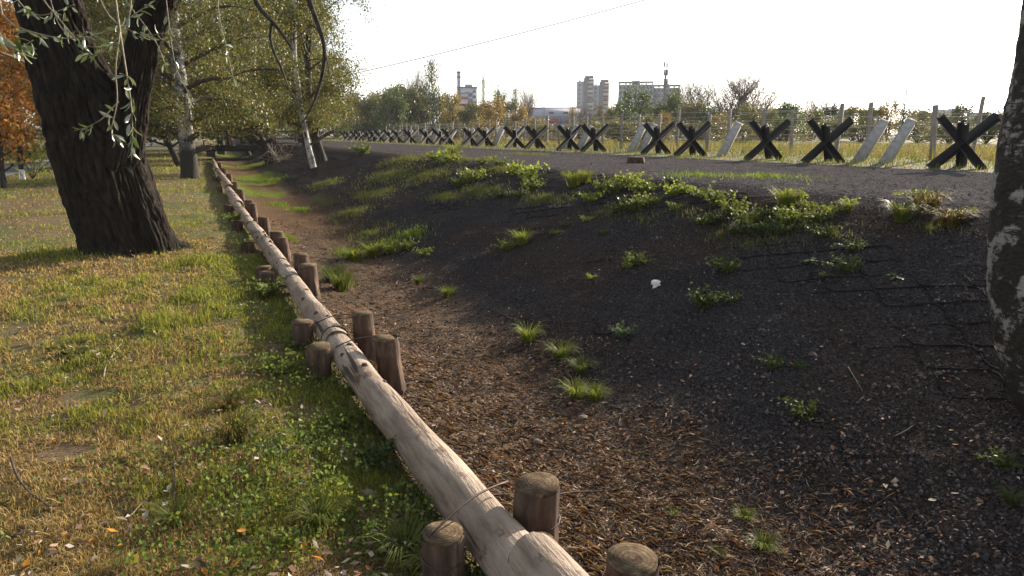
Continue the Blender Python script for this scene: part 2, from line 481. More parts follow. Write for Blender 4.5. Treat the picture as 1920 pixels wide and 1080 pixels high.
# low leafy ground cover in the lee of the log
mb = MB()
n = 110000
x, y, r = polar(n, 1.9, 16, -30, 36)
u = x - shift(y)
ok = (u < .76) & (R.random(n) < (.12 + sstep(-.75, .35, u)) * sstep(.46, .60, fbm(x * 3.2, y * 3.2, 77) + .10 * sstep(0, .5, u)))
x, y = x[ok], y[ok]
c = np.stack([x, y, ground(x, y) + R.uniform(.0, 1, len(x)) * (.03 + .10 * sstep(.45, .7, fbm(x * 3.2, y * 3.2, 77)))], -1)
mb.leaves(c, R.uniform(.010, .026, len(x)), pick([(.085, .125, .03), (.125, .17, .035), (.06, .092, .026), (.18, .21, .055)], len(x)), .75)
tag(mb.build('ground_cover', M['blade']), 'low green leafy ground cover along the shaded side of the log', 'ground cover', kind='stuff')

# fallen leaf litter and dry chips
def lay(mb, x, y, size, C, wid, lift=.004, tilt=.35):
    n = len(x)
    a = R.uniform(0, 2 * PI, n)
    u = np.stack([np.cos(a), np.sin(a), R.normal(0, tilt, n)], -1)
    v = np.stack([-np.sin(a), np.cos(a), R.normal(0, tilt, n)], -1)
    e = .05
    z = ground(x, y); gx = (ground(x + e, y) - z) / e; gy = (ground(x, y + e) - z) / e
    u[:, 2] += gx * u[:, 0] + gy * u[:, 1]; v[:, 2] += gx * v[:, 0] + gy * v[:, 1]
    nn = np.cross(u, v)
    c = np.stack([x, y, z + lift + size * .12], -1); s = size[:, None] * .5; ww = np.broadcast_to(np.asarray(wid, float), (n,))[:, None]
    cur = nn * s * .45 * R.uniform(-.3, 1, (n, 1))
    V = np.stack([c - u * s, c - u * s * .1 + v * s * ww + cur, c + u * s, c - u * s * .1 - v * s * ww + cur], 1).reshape(-1, 3)
    k = np.arange(n)[:, None] * 4
    mb.add(V, None, np.vstack([k + np.array([[0, 2, 1]]), k + np.array([[0, 3, 2]])]), np.repeat(C, 4, 0))
mb = MB()
n = 90000
x, y, r = polar(n, 2.0, 28, -8, 66)
u = x - shift(y)
dn = (sstep(.85, 1.1, u) * (1 - sstep(2.2, 3.4, u + (fbm(x * 1.2, y * 1.2, 81) - .5) * 1.8)) * .95 + .05 * sstep(.9, 1.2, u) * (1 - sstep(4, 7, u)))
dn *= .35 + sstep(.3, .6, fbm(x * 2.6, y * 2.6, 83))
ok = (R.random(n) < dn) & (u < 7)
x, y, r = x[ok], y[ok], r[ok]
lay(mb, x, y, np.maximum(R.gamma(3, .0044, len(x)) + .006, r * .0012), pick(LITTER, len(x), .35) * 1.3, R.uniform(.25, .7, len(x)))
n = 80000                                             # straw, needles and chips
x, y, r = polar(n, 2.0, 16, -6, 62)
u = x - shift(y)
ok = (R.random(n) < sstep(.85, 1.05, u) * (1 - sstep(2.0, 3.0, u + (fbm(x * 1.2, y * 1.2, 81) - .5) * 1.6)))
x, y, r = x[ok], y[ok], r[ok]
lay(mb, x, y, R.uniform(.02, .085, len(x)), pick([(.30, .22, .155), (.20, .135, .10), (.14, .09, .066), (.42, .33, .25), (.26, .13, .07)], len(x), .35), np.maximum(.05, r * .009), .004, .22)
n = 9000                                              # leaves blown over the lawn
x, y, r = polar(n, 2.0, 40, -32, 30)
u = x - shift(y); ok = (u < .6) & (fbm(x * 1.5, y * 1.5, 91) > .42)
x, y, r = x[ok], y[ok], r[ok]
lay(mb, x, y, np.maximum(R.uniform(.015, .05, len(x)), r * .0018), pick(LITTER + [(.42, .36, .32), (.46, .40, .33), (.40, .18, .03)], len(x), .25), R.uniform(.3, .6, len(x)), .035)
tag(mb.build('leaf_litter', M['litter']), 'brown fallen leaves, straw and chips strewn over the ditch floor', 'leaf litter', kind='stuff')

# loose stones on slope and path
ico = np.array([(0, 0, 1), (.9, 0, .1), (-.2, .85, 0), (-.75, -.5, .1), (.3, -.8, -.1), (.1, .1, -.6)])
icf = np.array([(0, 1, 2), (0, 2, 3), (0, 3, 4), (0, 4, 1), (5, 2, 1), (5, 3, 2), (5, 4, 3), (5, 1, 4)])
mb = MB()
n = 70000
x, y, r = polar(n, 2.4, 30, 6, 66)
u = x - shift(y)
ok = (u > 1.0) & (u < 13.8) & (R.random(n) < np.where(u < 2.4, .3, np.where(u > 7.2, .4, 1))) & ((u < 6.8) | (r < 30))
x, y, r, u = x[ok], y[ok], r[ok], u[ok]
n = len(x)
s = np.maximum(R.gamma(3, .0028, n) + .003, r * .0006)
a = R.uniform(0, 2 * PI, n); ca, sa = np.cos(a), np.sin(a)
B = ico[None] * s[:, None, None] * R.uniform(.6, 1.3, (n, 1, 3))
V = np.stack([B[..., 0] * ca[:, None] - B[..., 1] * sa[:, None], B[..., 0] * sa[:, None] + B[..., 1] * ca[:, None], B[..., 2] * .8], -1)
V += np.stack([x, y, ground(x, y)], -1)[:, None]
pc = np.where((u < 6.9)[:, None], pick([(.046, .043, .044), (.07, .064, .064), (.035, .033, .034), (.08, .073, .072), (.065, .05, .042)], n), pick([(.075, .07, .071), (.10, .094, .094), (.06, .056, .057), (.20, .19, .185)], n))
mb.add(V.reshape(-1, 3), None, (np.arange(n)[:, None, None] * 6 + icf[None]).reshape(-1, 3), np.repeat(pc, 6, 0))
tag(mb.build('gravel', M['stone']), 'dark loose gravel lying on the ditch slope and the path', 'gravel', kind='stuff')

# grass of the meadow side: verge round the hedgehogs, tall dry grass by the fence, tufts in the ditch
mb = MB()
n = 60000
x, y, r = polar(n, 14, 120, 8, 66)
u = x - shift(y)
edge = 13.3 + (fbm(x * .9, y * .9, 101) - .5) * 1.6
ok = (u > edge) & (u < 40)
x, y, r, u = x[ok], y[ok], r[ok], u[ok]
g = fbm(x * .5, y * .5, 103)
verge = 1 - sstep(15.5, 17.5, u)
isg = R.random(len(x)) < np.clip(sstep(.35, .6, g) * .7 + verge * .5, 0, .9)
C = np.where(isg[:, None], pick([(.10, .135, .03), (.14, .17, .038), (.17, .19, .05)], len(x)), pick([(.25, .19, .09), (.19, .13, .065), (.28, .22, .11), (.15, .10, .055)], len(x)))
h = np.where(u < 16.8, R.uniform(.05, .17, len(x)), R.uniform(.12, .42, len(x)) * (.5 + fbm(x * .8, y * .8, 107)))
V, Q, T, Cc = blades(x, y, h, np.maximum(.006, r * .0009), C, .5, 1)
mb.add(V, Q, T, Cc)
tag(mb.build('meadow_grass', M['blade']), 'tall dry and green grass around the hedgehogs and the wire fence', 'grass', kind='stuff')
mb = MB()
spots = [(690, 440, 1.1, .35), (650, 478, .5, .22), (560, 395, .5, .3), (540, 448, .3, .3), (470, 312, 1.2, .8), (500, 340, .9, .5), (520, 385, .5, .35), (440, 300, 1.4, .8), (640, 530, .32, .22),
         (760, 300, 1.6, .8), (800, 330, 1.3, .7), (730, 330, 1.5, .9), (860, 300, 1.0, .5), (700, 365, 1.1, .8), (730, 460, .5, .3), (770, 440, .6, .3), (830, 370, .6, .4), (610, 345, .9, .7), (660, 400, .8, .5), (930, 320, .7, .5), (1310, 330, 1.0, .25), (1440, 332, .9, .25), (990, 290, 1.2, .35), (1450, 450, .55, .345), (1500, 425, .5, .345), (1400, 465, .5, .345), (1350, 440, .5, .345), (1200, 412, .5, .345), (1140, 400, .5, .345), (1290, 400, .5, .345), (1020, 375, .6, .4), (900, 360, .8, .5), (1560, 440, .45, .345), (1740, 430, .35, .345)]
for px, py, rad, dn in spots:
    c = hit(px, py); d = np.hypot(c[0], c[1])
    n = int(2600 * dn * (.18 if .342 < dn < .347 else 1))
    a = R.uniform(0, 2 * PI, n); q = np.abs(R.normal(0, .5, n)) * rad
    x = c[0] + np.cos(a) * q * .7; y = c[1] + np.sin(a) * q * 1.3
    pal = [(.14, .20, .03), (.20, .26, .035), (.10, .15, .03)] if dn < .34 or px < 560 else [(.085, .11, .03), (.12, .14, .04), (.15, .13, .06)]
    V, Q, T, Cc = blades(x, y, R.uniform(.03, .10, n), np.full(n, max(.005, d * .0009)), pick(pal, n), .8, 1)
    mb.add(V, Q, T, Cc)
tag(mb.build('ditch_grass', M['blade']), 'thin green grass patches on the ditch floor and upper slope', 'grass', kind='stuff')

# ------------------------------------------------------------------ log edging
ORD = 'first second third fourth fifth sixth seventh eighth ninth tenth eleventh twelfth thirteenth fourteenth fifteenth sixteenth seventeenth eighteenth nineteenth twentieth'.split()
ORD += ['twenty-' + k for k in ORD[:9]] + ['thirtieth'] + ['thirty-' + k for k in ORD[:9]] + ['fortieth'] + ['forty-' + k for k in ORD[:9]] + ['fiftieth'] + ['fifty-' + k for k in ORD[:9]]

def lathe_wob(a, f, ph):
    return lambda t, th: 1 + a * np.sin(th * 2 + ph + t * f) + a * .7 * np.sin(th * 3 - ph * 2 + t * f * 2.3) + a * .6 * np.sin(t * f * 4 + ph)
# (start y, end y, radius, lift, sideways) of each log, nearest first
LOGS = [(-1.2, 1.83, .112, .070, .05), (1.68, 4.86, .097, .0, .0), (4.72, 8.2, .088, .025, .01), (8.05, 11.9, .092, .0, .0), (11.8, 15.7, .085, .02, -.01),
        (15.6, 20.2, .10, .0, .0), (20.0, 25.5, .105, .05, .05), (25.3, 31, .095, .0, .02), (30.8, 37, .095, .02, 0), (36.8, 44, .09, .0, 0)]
LLAB = ['thick pale log rounding off at the bottom edge of the picture', 'long pale peeled log running from the nearest stakes to the dark-rimmed joint', 'pale knotted log reaching back from the dark-rimmed joint',
        'pale log beside the tallest pair of ditch-side stakes', 'thin pale log past the willow trunk', 'pale log before the raised cut log end', 'thick log showing its dark round cut end', 'log behind the thick log with the dark cut end',
        'small far log of the edging beside the birch', 'farthest small log of the edging, nearing the bridge']
for i, (y0, y1, r, dz, dx) in enumerate(LOGS):
    n = max(10, int((y1 - y0) * 7))
    y = np.linspace(y0, y1, n)
    t = (y - y0) / (y1 - y0)
    x = logx(y0) * (1 - t) + logx(y1) * t + dx + .006 * np.sin(t * 5 + i * 1.7) + (.022 if i % 2 else -.012) * (1 - t)
    z = .045 + dz * (1 - (.2 if i == 0 else .7) * t) + .005 * np.sin(t * 7 + i) + (r - .095)
    P = np.stack([x, y, z], -1)
    root = empty('edging_log', (x[n // 2], y[n // 2], z[n // 2] - r))
    rl = Vector(root.location)
    o = np.array(rl)
    rr = r * (1.06 - .14 * t + .025 * np.sin(t * 23 + i))
    rr[0] *= .93; rr[-1] *= .95
    mb = MB(); mb.tube(P - o, rr, 20, False, None, lathe_wob(.035, 6, i * 1.3))
    mb.build('trunk', M['log'], root, True)
    for e in (0, n - 1):
        mb = MB(); d = (P[1] - P[0]) * (-.02 if e == 0 else .02)
        mb.tube(np.stack([P[e] - o - d * .5, P[e] - o + d * .4]), rr[e] * np.array([.99, .96]), 20, True)
        mb.build('cut_end', M['log_end'], root)
    if y0 < 16:
        for k in range(7):
            q = int(R.uniform(.04, .96) * n); th = R.uniform(.2, 2.6)
            c = P[q] - o + np.array([math.cos(th), 0, math.sin(th)]) * rr[q] * .97
            d = np.array([math.cos(th), R.uniform(-.4, .1), math.sin(th)]) * R.uniform(.008, .02)
            mb = MB(); s = R.uniform(.010, .019)
            mb.tube([c - d, c, c + d], [s * 1.5, s * 1.2, s * .8], 9, True)
            mb.build('knot', M['knot'], root, True)
    tag(root, LLAB[i], 'log', 'logs laid end to end along the ditch')
# black ring standing in for the dark cut-end edge of the overlapping log
mb = MB(); y = 4.83; cx = float(logx(4.72)) - .002
th = np.linspace(-.5, 3.4, 20)
mb.tube(np.stack([cx + np.cos(th) * .093, y + 0 * th, .063 + np.sin(th) * .093], -1), .007, 6)
o = mb.build('joint_end_rim', M['plastic'], None, True)
tag(o, 'dark cut-end edge of the overlapping log at the joint of two pale logs', 'strap')

def stake(x, y, top, dia, label, tilt=(0, 0), wire=False):
    zg = G(x, y)
    root = empty('timber_stake', (x, y, zg))
    h = top - zg; r = dia / 2; ph = R.uniform(0, 6)
    t = np.linspace(0, 1, 9); z = np.linspace(-.08, h - .006, 9)
    P = np.stack([tilt[0] * (z - h), tilt[1] * (z - h), z], -1)
    mb = MB(); mb.tube(P, r * (1.05 - .05 * t), 40, False, None, lambda a, th: lathe_wob(.03, 5, ph)(a, th) + .05 * (fbm(th * 5 + ph * 9, a * 2, 3) - .5) - .05 * (fbm(th * 14 + ph, a * 1.2, 7, 2) > .68))
    mb.build('side', M['stake_side'], root, True)
    tl = R.normal(0, .05, 2); mb = MB(); mb.tube(np.array([[0, 0, h - .016], [0, 0, h]]), np.array([r * 1.0, r * .985]), 40, True, None, lathe_wob(.03, 0, ph + 5)); mb.V[0][:, 2] += mb.V[0][:, 0] * tl[0] + mb.V[0][:, 1] * tl[1]
    mb.build('cut_top', M['stake_top'], root)
    if wire:
        a = np.linspace(0, 2 * PI, 16)
        zz = h * R.uniform(.45, .7)
        mb = MB(); mb.tube(np.stack([np.cos(a) * r * 1.05, np.sin(a) * r * 1.05, zz + .01 * np.sin(a)], -1), .0035, 5, False)
        mb.build('wire_tie', M['wire'], root, True)
    tag(root, label, 'stake', 'timber stakes holding the log edging')
    return root
def rings(name):
    m, n, p, o = new_mat(name)
    t = nd(n, 'ShaderNodeTexCoord')
    wv = nd(n, 'ShaderNodeTexWave', wave_type='RINGS', rings_direction='Z'); wv.inputs['Scale'].default_value = 22; wv.inputs['Distortion'].default_value = 5.0; wv.inputs['Detail'].default_value = 3
    n.links.new(t.outputs['Object'], wv.inputs['Vector'])
    f = noise(n, t.outputs['Object'], 17, 7, .7)
    a = ramp(n, wv.outputs['Fac'], [(.2, (.72, .72, .72)), (.8, (1.08, 1.08, 1.08))])
    b = ramp(n, f, [(.30, (.025, .017, .011)), (.45, (.085, .058, .035)), (.58, (.135, .098, .06)), (.70, (.27, .215, .15))])
    n.links.new(mixc(n, 1.0, b.outputs[0], a.outputs[0], 'MULTIPLY'), p.inputs['Base Color'])
    p.inputs['Roughness'].default_value = .95; p.inputs['Specular IOR Level'].default_value = .08
    bump(n, p, f, .8, .012); return m
M['stake_top'] = rings('stake_end_grain')
ds = lambda y: float(logx(y)) + .185
ls = lambda y: float(logx(y)) - .20
stake(1.03, 2.12, .215, .168, 'tall stake nearest on the ditch side, standing alone with a pale cracked top', (.03, 0), True)
stake(1.10, 1.58, .215, .165, 'round stake top cut by the bottom edge of the picture', (.02, 0))
stake(.635, 2.06, .145, .150, 'short grassy stake on the lawn side of the nearest log', (0, 0), True)
stake(.945, 4.96, .205, .160, 'far one of the two ditch-side stakes at the dark-rimmed joint', (-.06, .02), True)
stake(.955, 4.26, .205, .160, 'near one of the two ditch-side stakes at the dark-rimmed joint', (-.10, .03), True)
stake(.53, 5.12, .145, .150, 'far one of the two lawn-side stakes at the dark-rimmed joint', (.02, 0))
stake(.55, 4.44, .145, .160, 'near one of the two lawn-side stakes at the dark-rimmed joint', (.05, .02))
k = 0
for y, side in ((7.15, 1), (7.58, 1), (7.7, -1), (7.45, -1), (9.45, 1), (9.95, 1), (9.9, -1), (12.0, 1), (12.1, -1), (14.3, 1), (14.9, 1), (15.1, -1), (17.8, 1), (19.9, 1), (20.5, 1), (20.4, -1), (24.4, 1), (25.1, 1), (25.7, -1), (29.2, 1), (30.6, 1), (35, 1), (36.3, 1)):
    x = ds(y) if side > 0 else ls(y)
    stake(x + R.uniform(-.01, .015), y, (.19 if side > 0 else .10) + R.uniform(-.05, .07), R.uniform(.14, .19),
          f"{'ditch' if side > 0 else 'lawn'}-side timber stake, {ORD[k]} beyond the dark-rimmed joint", (R.uniform(-.1, .03) * side, R.uniform(-.03, .03)), y < 13)
    k += 1
# wires tying logs to the stakes
for a, b, lab in (((.57, 2.02, .16), (.97, 2.26, .165), 'rusty tie wire across the short grassy stake and the nearest log'), ((.66, 4.42, .13), (.99, 4.34, .17), 'thin tie wire from the log to the near joint stake'), ((.62, 5.1, .12), (.93, 5.0, .17), 'thin tie wire from the log to the far joint stake')):
    t = np.linspace(0, 1, 9)[:, None]; P = np.array(a) * (1 - t) + np.array(b) * t; P[:, 2] += .035 * np.sin(t[:, 0] * PI)
    mb = MB(); mb.tube(P, .0042, 5)
    tag(mb.build('tie_wire', M['wire'], None, True), lab, 'wire')

# ------------------------------------------------------------------ anti-tank hedgehogs
def ibeam(L, wd=.15, t=.018, y0=None):
    h = wd / 2; c = .009
    pr = [(-h, -h), (h, -h), (h, -h + t), (c, -h + t), (c, h - t), (h, h - t), (h, h), (-h, h), (-h, h - t), (-c, h - t), (-c, -h + t), (-h, -h + t)]
    a, b = (-L / 2, L / 2) if y0 is None else y0
    V = [(x, y, a) for x, y in pr] + [(x, y, b) for x, y in pr]
    n = 12; Q = [(i, (i + 1) % n, (i + 1) % n + n, i + n) for i in range(n)]
    for o in (0, n):
        Q += [(o + 0, o + 1, o + 2, o + 11), (o + 3, o + 4, o + 9, o + 10), (o + 8, o + 5, o + 6, o + 7)]
    return MB().add(V, Q).me('beam')
BL = 1.56
beam_me = [ibeam(BL, .148), ibeam(BL, .148), ibeam(BL, .148, .018, (-BL / 2, BL * .36))]
for b in beam_me: b.materials.append(M['steel'])
gus = MB().box((-.13, -.13, -.011), (.13, .13, .011)).me('gusset_plate'); gus.materials.append(M['steel'])
CT, ST = math.cos(math.radians(47)), math.sin(math.radians(47))
HH = BL / 2 * CT
def hedgehog(x, y, az, label, s=1.0):
    root = empty('anti_tank_hedgehog', (x, y, G(x, y) - .02), 0)
    root.scale = (s, s, s)
    for i in range(3):
        # foot azimuth: third beam's foot points along az (away), the others spread sideways
        a = az + i * 2 * PI / 3 + R.normal(0, .05)
        d = Vector((-math.sin(a) * ST, -math.cos(a) * ST, CT))       # up direction; the foot lies towards +a
        o = bpy.data.objects.new('beam', beam_me[2 if i == 0 else 0])
        q = d.to_track_quat('Z', 'Y').to_matrix().to_4x4() @ Matrix.Rotation(PI / 4 + R.normal(0, .1), 4, 'Z')
        off = [Vector((0, 0, 0)), Vector((math.cos(a), -math.sin(a), 0)) * .03, Vector((math.cos(a), -math.sin(a), 0)) * -.03][i]
        o.matrix_local = Matrix.Translation(Vector((0, 0, HH)) + off) @ q
        link(o, root)
    for i in range(2):
        o = bpy.data.objects.new('gusset_plate', gus)
        o.matrix_local = Matrix.Translation((0, 0, HH + .02 * i)) @ Matrix.Rotation(az + i * 1.3, 4, 'Z') @ Matrix.Rotation(.9, 4, 'X')
        link(o, root)
    tag(root, label, 'hedgehog', 'black steel hedgehogs along the gravel path')
HPX = [(1807, 305), (1552, 306), (1438, 302), (1290, 298), (1225, 293), (1117, 288), (1065, 287), (1005, 284), (970, 282), (908, 276), (880, 275), (845, 274), (826, 271), (797, 268), (772, 267), (748, 266), (733, 265), (712, 264), (702, 264), (690, 263), (676, 262), (665, 262), (655, 261), (645, 261), (600, 258), (585, 258)]
for i, (px, py) in enumerate(HPX):
    p = onx(px, py, 14.5)
    x = 14.5 + R.uniform(-.15, .15); y = float(p[1])
    az = math.atan2(x, y) + .14 + R.normal(0, .10)
    lab = ['largest black steel hedgehog, right beside the old birch trunk', 'black steel hedgehog left of the two near leaning concrete pillars', 'black steel hedgehog with a leaning pillar close on its left'][i] if i < 3 else f'black steel hedgehog, {ORD[i]} of the row counted from the old birch'
    hedgehog(x, y, az, lab)

# ------------------------------------------------------------------ leaning concrete pillars
pil = MB()
a, b, L = .125, .125, 1.22
V = [(-a, -b, -.15), (a, -b, -.15), (a, b, -.15), (-a, b, -.15), (-a * .9, -b * .9, L), (a * .9, -b * .9, L), (a * .9, b * .9, L), (-a * .9, b * .9, L)]
V += [(-a * .55, -b * .8, L + .07), (a * .85, -b * .8, L + .02), (a * .85, b * .8, L + .02), (-a * .55, b * .8, L + .07)]
pil.add(V, [(0, 3, 2, 1), (0, 1, 5, 4), (1, 2, 6, 5), (2, 3, 7, 6), (3, 0, 4, 7), (4, 5, 9, 8), (5, 6, 10, 9), (6, 7, 11, 10), (7, 4, 8, 11), (8, 9, 10, 11)])
pil_me = pil.me('tank_obstacle'); pil_me.materials.append(M['concrete'])
PPX = [(1660, 301), (1610, 294), (1352, 296), (1200, 287), (1182, 287), (1083, 275), (1058, 277), (955, 281), (925, 271), (892, 271), (868, 270), (835, 268), (805, 266), (780, 265), (757, 264), (735, 263), (717, 262), (700, 262)]
for i, (px, py) in enumerate(PPX):
    p = onx(px, py, 15.25 + (.5 if i == 3 else 0))
    x, y = float(p[0]), float(p[1])
    o = obj('tank_obstacle', pil_me, None, None)
    o.matrix_world = Matrix.Translation((x, y, G(x, y))) @ Matrix.Rotation(R.normal(.1, .08), 4, 'Z') @ Matrix.Rotation(math.radians(37 + R.normal(0, 2.5)), 4, 'Y') @ Matrix.Rotation(.62, 4, 'Z')
    lab = ['near leaning concrete pillar, right one of the pair beside the largest hedgehog', 'near leaning concrete pillar, left one of the pair beside the largest hedgehog', 'single leaning concrete pillar between two near hedgehogs'][i] if i < 3 else f'leaning concrete pillar, {ORD[i]} of the row counted from the old birch'
    tag(o, lab, 'obstacle', 'leaning concrete pillars behind the hedgehogs')

# ------------------------------------------------------------------ barbed wire fences
post_me = []
for k in range(4):
    h = 1.0; mb = MB(); r = .075
    mb.tube([(0, 0, -.2), (.002, 0, .3), (.004, 0, .6), (0, 0, 1.0)], [r, r, r * .98, r * .97], 4 + k % 2 * 3, True)
    m_ = mb.me('post'); m_.materials.append(M['post']); post_me.append(m_)
def fence(X, Y, hts, nh, label):
    root = empty('wire_fence', (X, Y[0], G(X, Y[0])))
    tops = []
    for i, y in enumerate(Y):
        x = X + R.normal(0, .05); z = G(x, y); h = hts * R.uniform(.93, 1.1)
        o = obj('post', post_me[i % 4], None, root, (x - X, y - Y[0], z - root.location.z), (R.normal(0, .025), R.normal(.02, .03), R.uniform(0, 6)))
        o.scale = (1, 1, h); tops.append((x - X, y - Y[0], z - root.location.z, h))
    for k in range(nh):
        P = []
        f = .14 + .8 * k / (nh - 1)
        for i in range(len(tops) - 1):
            A = np.array(tops[i][:3]) + (0, 0, tops[i][3] * f); B = np.array(tops[i + 1][:3]) + (0, 0, tops[i + 1][3] * f)
            for t in np.linspace(0, 1, 5)[:-1]:
                P.append(A * (1 - t) + B * t - np.array([.065, 0, .05 * 4 * t * (1 - t) * R.uniform(.3, 1.4)]))
        mb = MB(); mb.tube(P, .0055, 4)
        mb.build('wire', M['fwire'], root)
        # barbs
    tag(root, label, 'fence')
fence(17.5, [9.3 + 3.05 * k for k in range(22)], 1.50, 6, 'nearer barbed wire fence of weathered wooden posts behind the hedgehogs')
fence(20.6, [13.4 + 3.5 * k for k in range(20)], 1.72, 5, 'farther barbed wire fence of weathered wooden posts at the meadow edge')

# ------------------------------------------------------------------ geocell mat showing on the upper slope
root = empty('geocell_mat', (5.5, 4, G(5.5, 4)))
o0 = np.array(root.location)
for k in range(19):
    u0 = 3.2 + k * .2
    y = np.arange(1.2 + .25 * R.random(), 20, .07)
    x = u0 + shift(y) + .085 * np.sin(y * 2 * PI / .52 + (k % 2) * PI)
    e = (fbm(y * .8, np.full_like(y, u0 * 1.6), 121) - .50) * .11 - .014 * abs(u0 - 5.7) + .012
    e = np.clip(e, -.02, .015)
    z = ground(x, y)
    A = np.stack([x, y, z - .03], -1) - o0; B = np.stack([x - .004, y, z + e], -1) - o0
    n = len(y); V = np.vstack([A, B, A + (.004, 0, 0), B + (.004, 0, 0)]); i = np.arange(n - 1)
    Q = np.vstack([np.c_[i, i + 1, i + 1 + n, i + n], np.c_[i + 2 * n, i + 3 * n, i + 3 * n + 1, i + 2 * n + 1], np.c_[i + n, i + n + 1, i + 3 * n + 1, i + 3 * n]])
    MB().add(V, Q).build('strip', M['plastic'], root)
tag(root, 'black honeycomb geocell mat surfacing in the dark upper slope', 'erosion mat')

# ------------------------------------------------------------------ trees
def bend(p0, d, L, n, droop, wander, rng):
    """a branch path that starts along d and is pulled down by droop"""
    P = [np.array(p0, float)]; d = np.array(d, float) / np.linalg.norm(d); st = L / (n - 1)
    for i in range(n - 1):
        d = d + rng.normal(0, wander, 3) + np.array([0, 0, -droop * (i + 1) / n]); d /= np.linalg.norm(d)
        P.append(P[-1] + d * st)
    return np.array(P)
def crown(trunk, rad, rng, start=.3, nb=26, spread=3.2, droop=.25, elev=.9, subs=7, sub_len=1.2, sub_droop=.8, leaves=14000, scat=.16, lsize=.07, pal=None, end=1.0, wmb=None, taper=.45, up=.6, zmin=1.9):
    """branches (into wmb) and leaves of a tree whose trunk follows the points trunk"""
    T = np.linspace(0, 1, len(trunk)); lp = []
    for i in range(nb):
        t = start + (end - start) * ((i + rng.random()) / nb)
        p = np.array([np.interp(t, T, trunk[:, k]) for k in range(3)])
        r0 = np.interp(t, T, rad) * taper
        a = i * 2.4 + rng.normal(0, .5); e = elev * (.55 + .9 * (t - start)) + rng.normal(0, .15)
        L = spread * (1.05 - .62 * (t - start) / max(1e-3, 1 - start)) * rng.uniform(.7, 1.15)
        P = bend(p, (math.cos(a) * math.cos(e), math.sin(a) * math.cos(e), math.sin(e)), L, 9, droop, .09, rng)
        P = P[: max(3, int((np.cumsum(P[:, 2] < zmin + .3) == 0).sum()))]
        if len(P) < 9: P = np.vstack([P, np.repeat(P[-1:], 9 - len(P), 0) + rng.normal(0, .02, (9 - len(P), 3))])
        wmb.tube(P, np.linspace(r0, .006, 9), 5, False)
        for j in range(subs):
            q = int(rng.integers(2, 9)); a2 = rng.uniform(0, 2 * PI)
            d = P[min(q, 8)] - P[q - 1]; d = d / np.linalg.norm(d) + np.array([math.cos(a2), math.sin(a2), rng.uniform(-.2, .6)]) * .9
            S = bend(P[min(q, 8)], d, sub_len * rng.uniform(.5, 1.2), 7, sub_droop, .12, rng)
            S = S[: max(2, int((np.cumsum(S[:, 2] < zmin + rng.normal(0, .35)) == 0).sum()))]
            wmb.tube(S, np.linspace(max(.004, r0 * .16), .002, len(S)), 3, False)
            lp.append(S[1:])
        lp.append(P[4:])
    seg = np.vstack(lp); n = leaves
    k = rng.integers(0, len(seg), n)
    c = seg[k] + rng.normal(0, scat, (n, 3))
    c = c[c[:, 2] > zmin - .25 + rng.normal(0, .3, n)]; n = len(c)
    pal = np.asarray(pal); cc = pal[rng.integers(0, len(pal), n)] * rng.uniform(.7, 1.3, (n, 1))
    lm = MB(); lm.leaves(c, lsize * rng.uniform(.6, 1.3, n), cc, .7, up, rng)
    return lm
def tree(name, base, path, rads, label, cat, bark, rng, group=None, seg=14, wobble=.04, **kw):
    """path: offsets from the base"""
    base = np.array(base, float); root = empty(name, base)
    path = np.array(path, float); t = np.linspace(0, 1, len(path)); tt = np.linspace(0, 1, 30)
    P = np.stack([np.interp(tt, t, path[:, k]) for k in range(3)], -1)
    for _ in range(3): P[1:-1] = (P[:-2] + 2 * P[1:-1] + P[2:]) / 4
    rr = np.interp(tt, t, rads)
    wm = MB(); wm.tube(P, rr, seg, False, None, lathe_wob(wobble, 9, rng.uniform(0, 6)))
    bm = MB(); lm = crown(P, rr, rng, wmb=bm, **kw)
    wm.build('trunk', M[bark], root, True)
    bm.build('branches', M['twig'], root, True)['kind'] = 'stuff'
    lm.build('crown', M['leaf'], root)
    return tag(root, label, cat, group)
BIRCH_PAL = [(.105, .12, .03), (.075, .095, .026), (.14, .125, .035), (.17, .135, .04), (.06, .08, .022), (.12, .105, .03)]
rng = np.random.default_rng(3)
# birch beside the edging, straight trunk
b = hit(357, 335)
tree('birch_tree', b, [(0, 0, -.1), (0, 0, .6), (.02, 0, 2.5), (-.05, 0, 5), (.1, 0, 9), (.1, .1, 13)], [.31, .265, .23, .19, .12, .03],
     'straight white birch with a dark base standing between the willow and the edging logs', 'tree', 'birch_mid', rng, start=.22, nb=40, spread=4.4, droop=.22, elev=.7, subs=9, sub_len=1.9, sub_droop=1.2, leaves=60000, scat=.24, lsize=.07, pal=BIRCH_PAL)
# double-stemmed leaning tree on the far slope
b = hit(512, 306)
tr = tree('leaning_birch', b, [(.1, 0, -.2), (-.35, .3, .8), (-1.1, .6, 2.4), (-1.5, .8, 5), (-1.7, 1, 9), (-1.6, 1, 13)], [.40, .30, .24, .19, .12, .03],
     'dark birch leaning left out of the far ditch slope with shoots at its foot', 'tree', 'darkbark', rng, start=.2, nb=36, spread=4.6, droop=.22, elev=.7, subs=9, sub_len=1.9, sub_droop=1.1, leaves=50000, scat=.24, lsize=.078, pal=BIRCH_PAL)
mb = MB(); mb.tube([(-.75, .45, 1.6), (-.72, .5, 2.2), (-.78, .55, 3.2), (-.6, .6, 4.8), (-.3, .7, 7)], [.15, .15, .13, .1, .03], 10, False)
mb.build('second_stem', M['birch'], tr, True)
mb = MB()
for k in range(46):
    a = rng.uniform(0, 2 * PI)
    mb.tube(bend((rng.uniform(-.3, .5), rng.uniform(-.3, .4), .15), (math.cos(a) * 1.2, math.sin(a) * 1.2 - .3, .9), rng.uniform(.7, 2.1), 7, .5, .25, rng), np.linspace(.013, .005, 7), 4, False)
mb.build('basal_shoots', M['pale_twig'], tr)['kind'] = 'stuff'
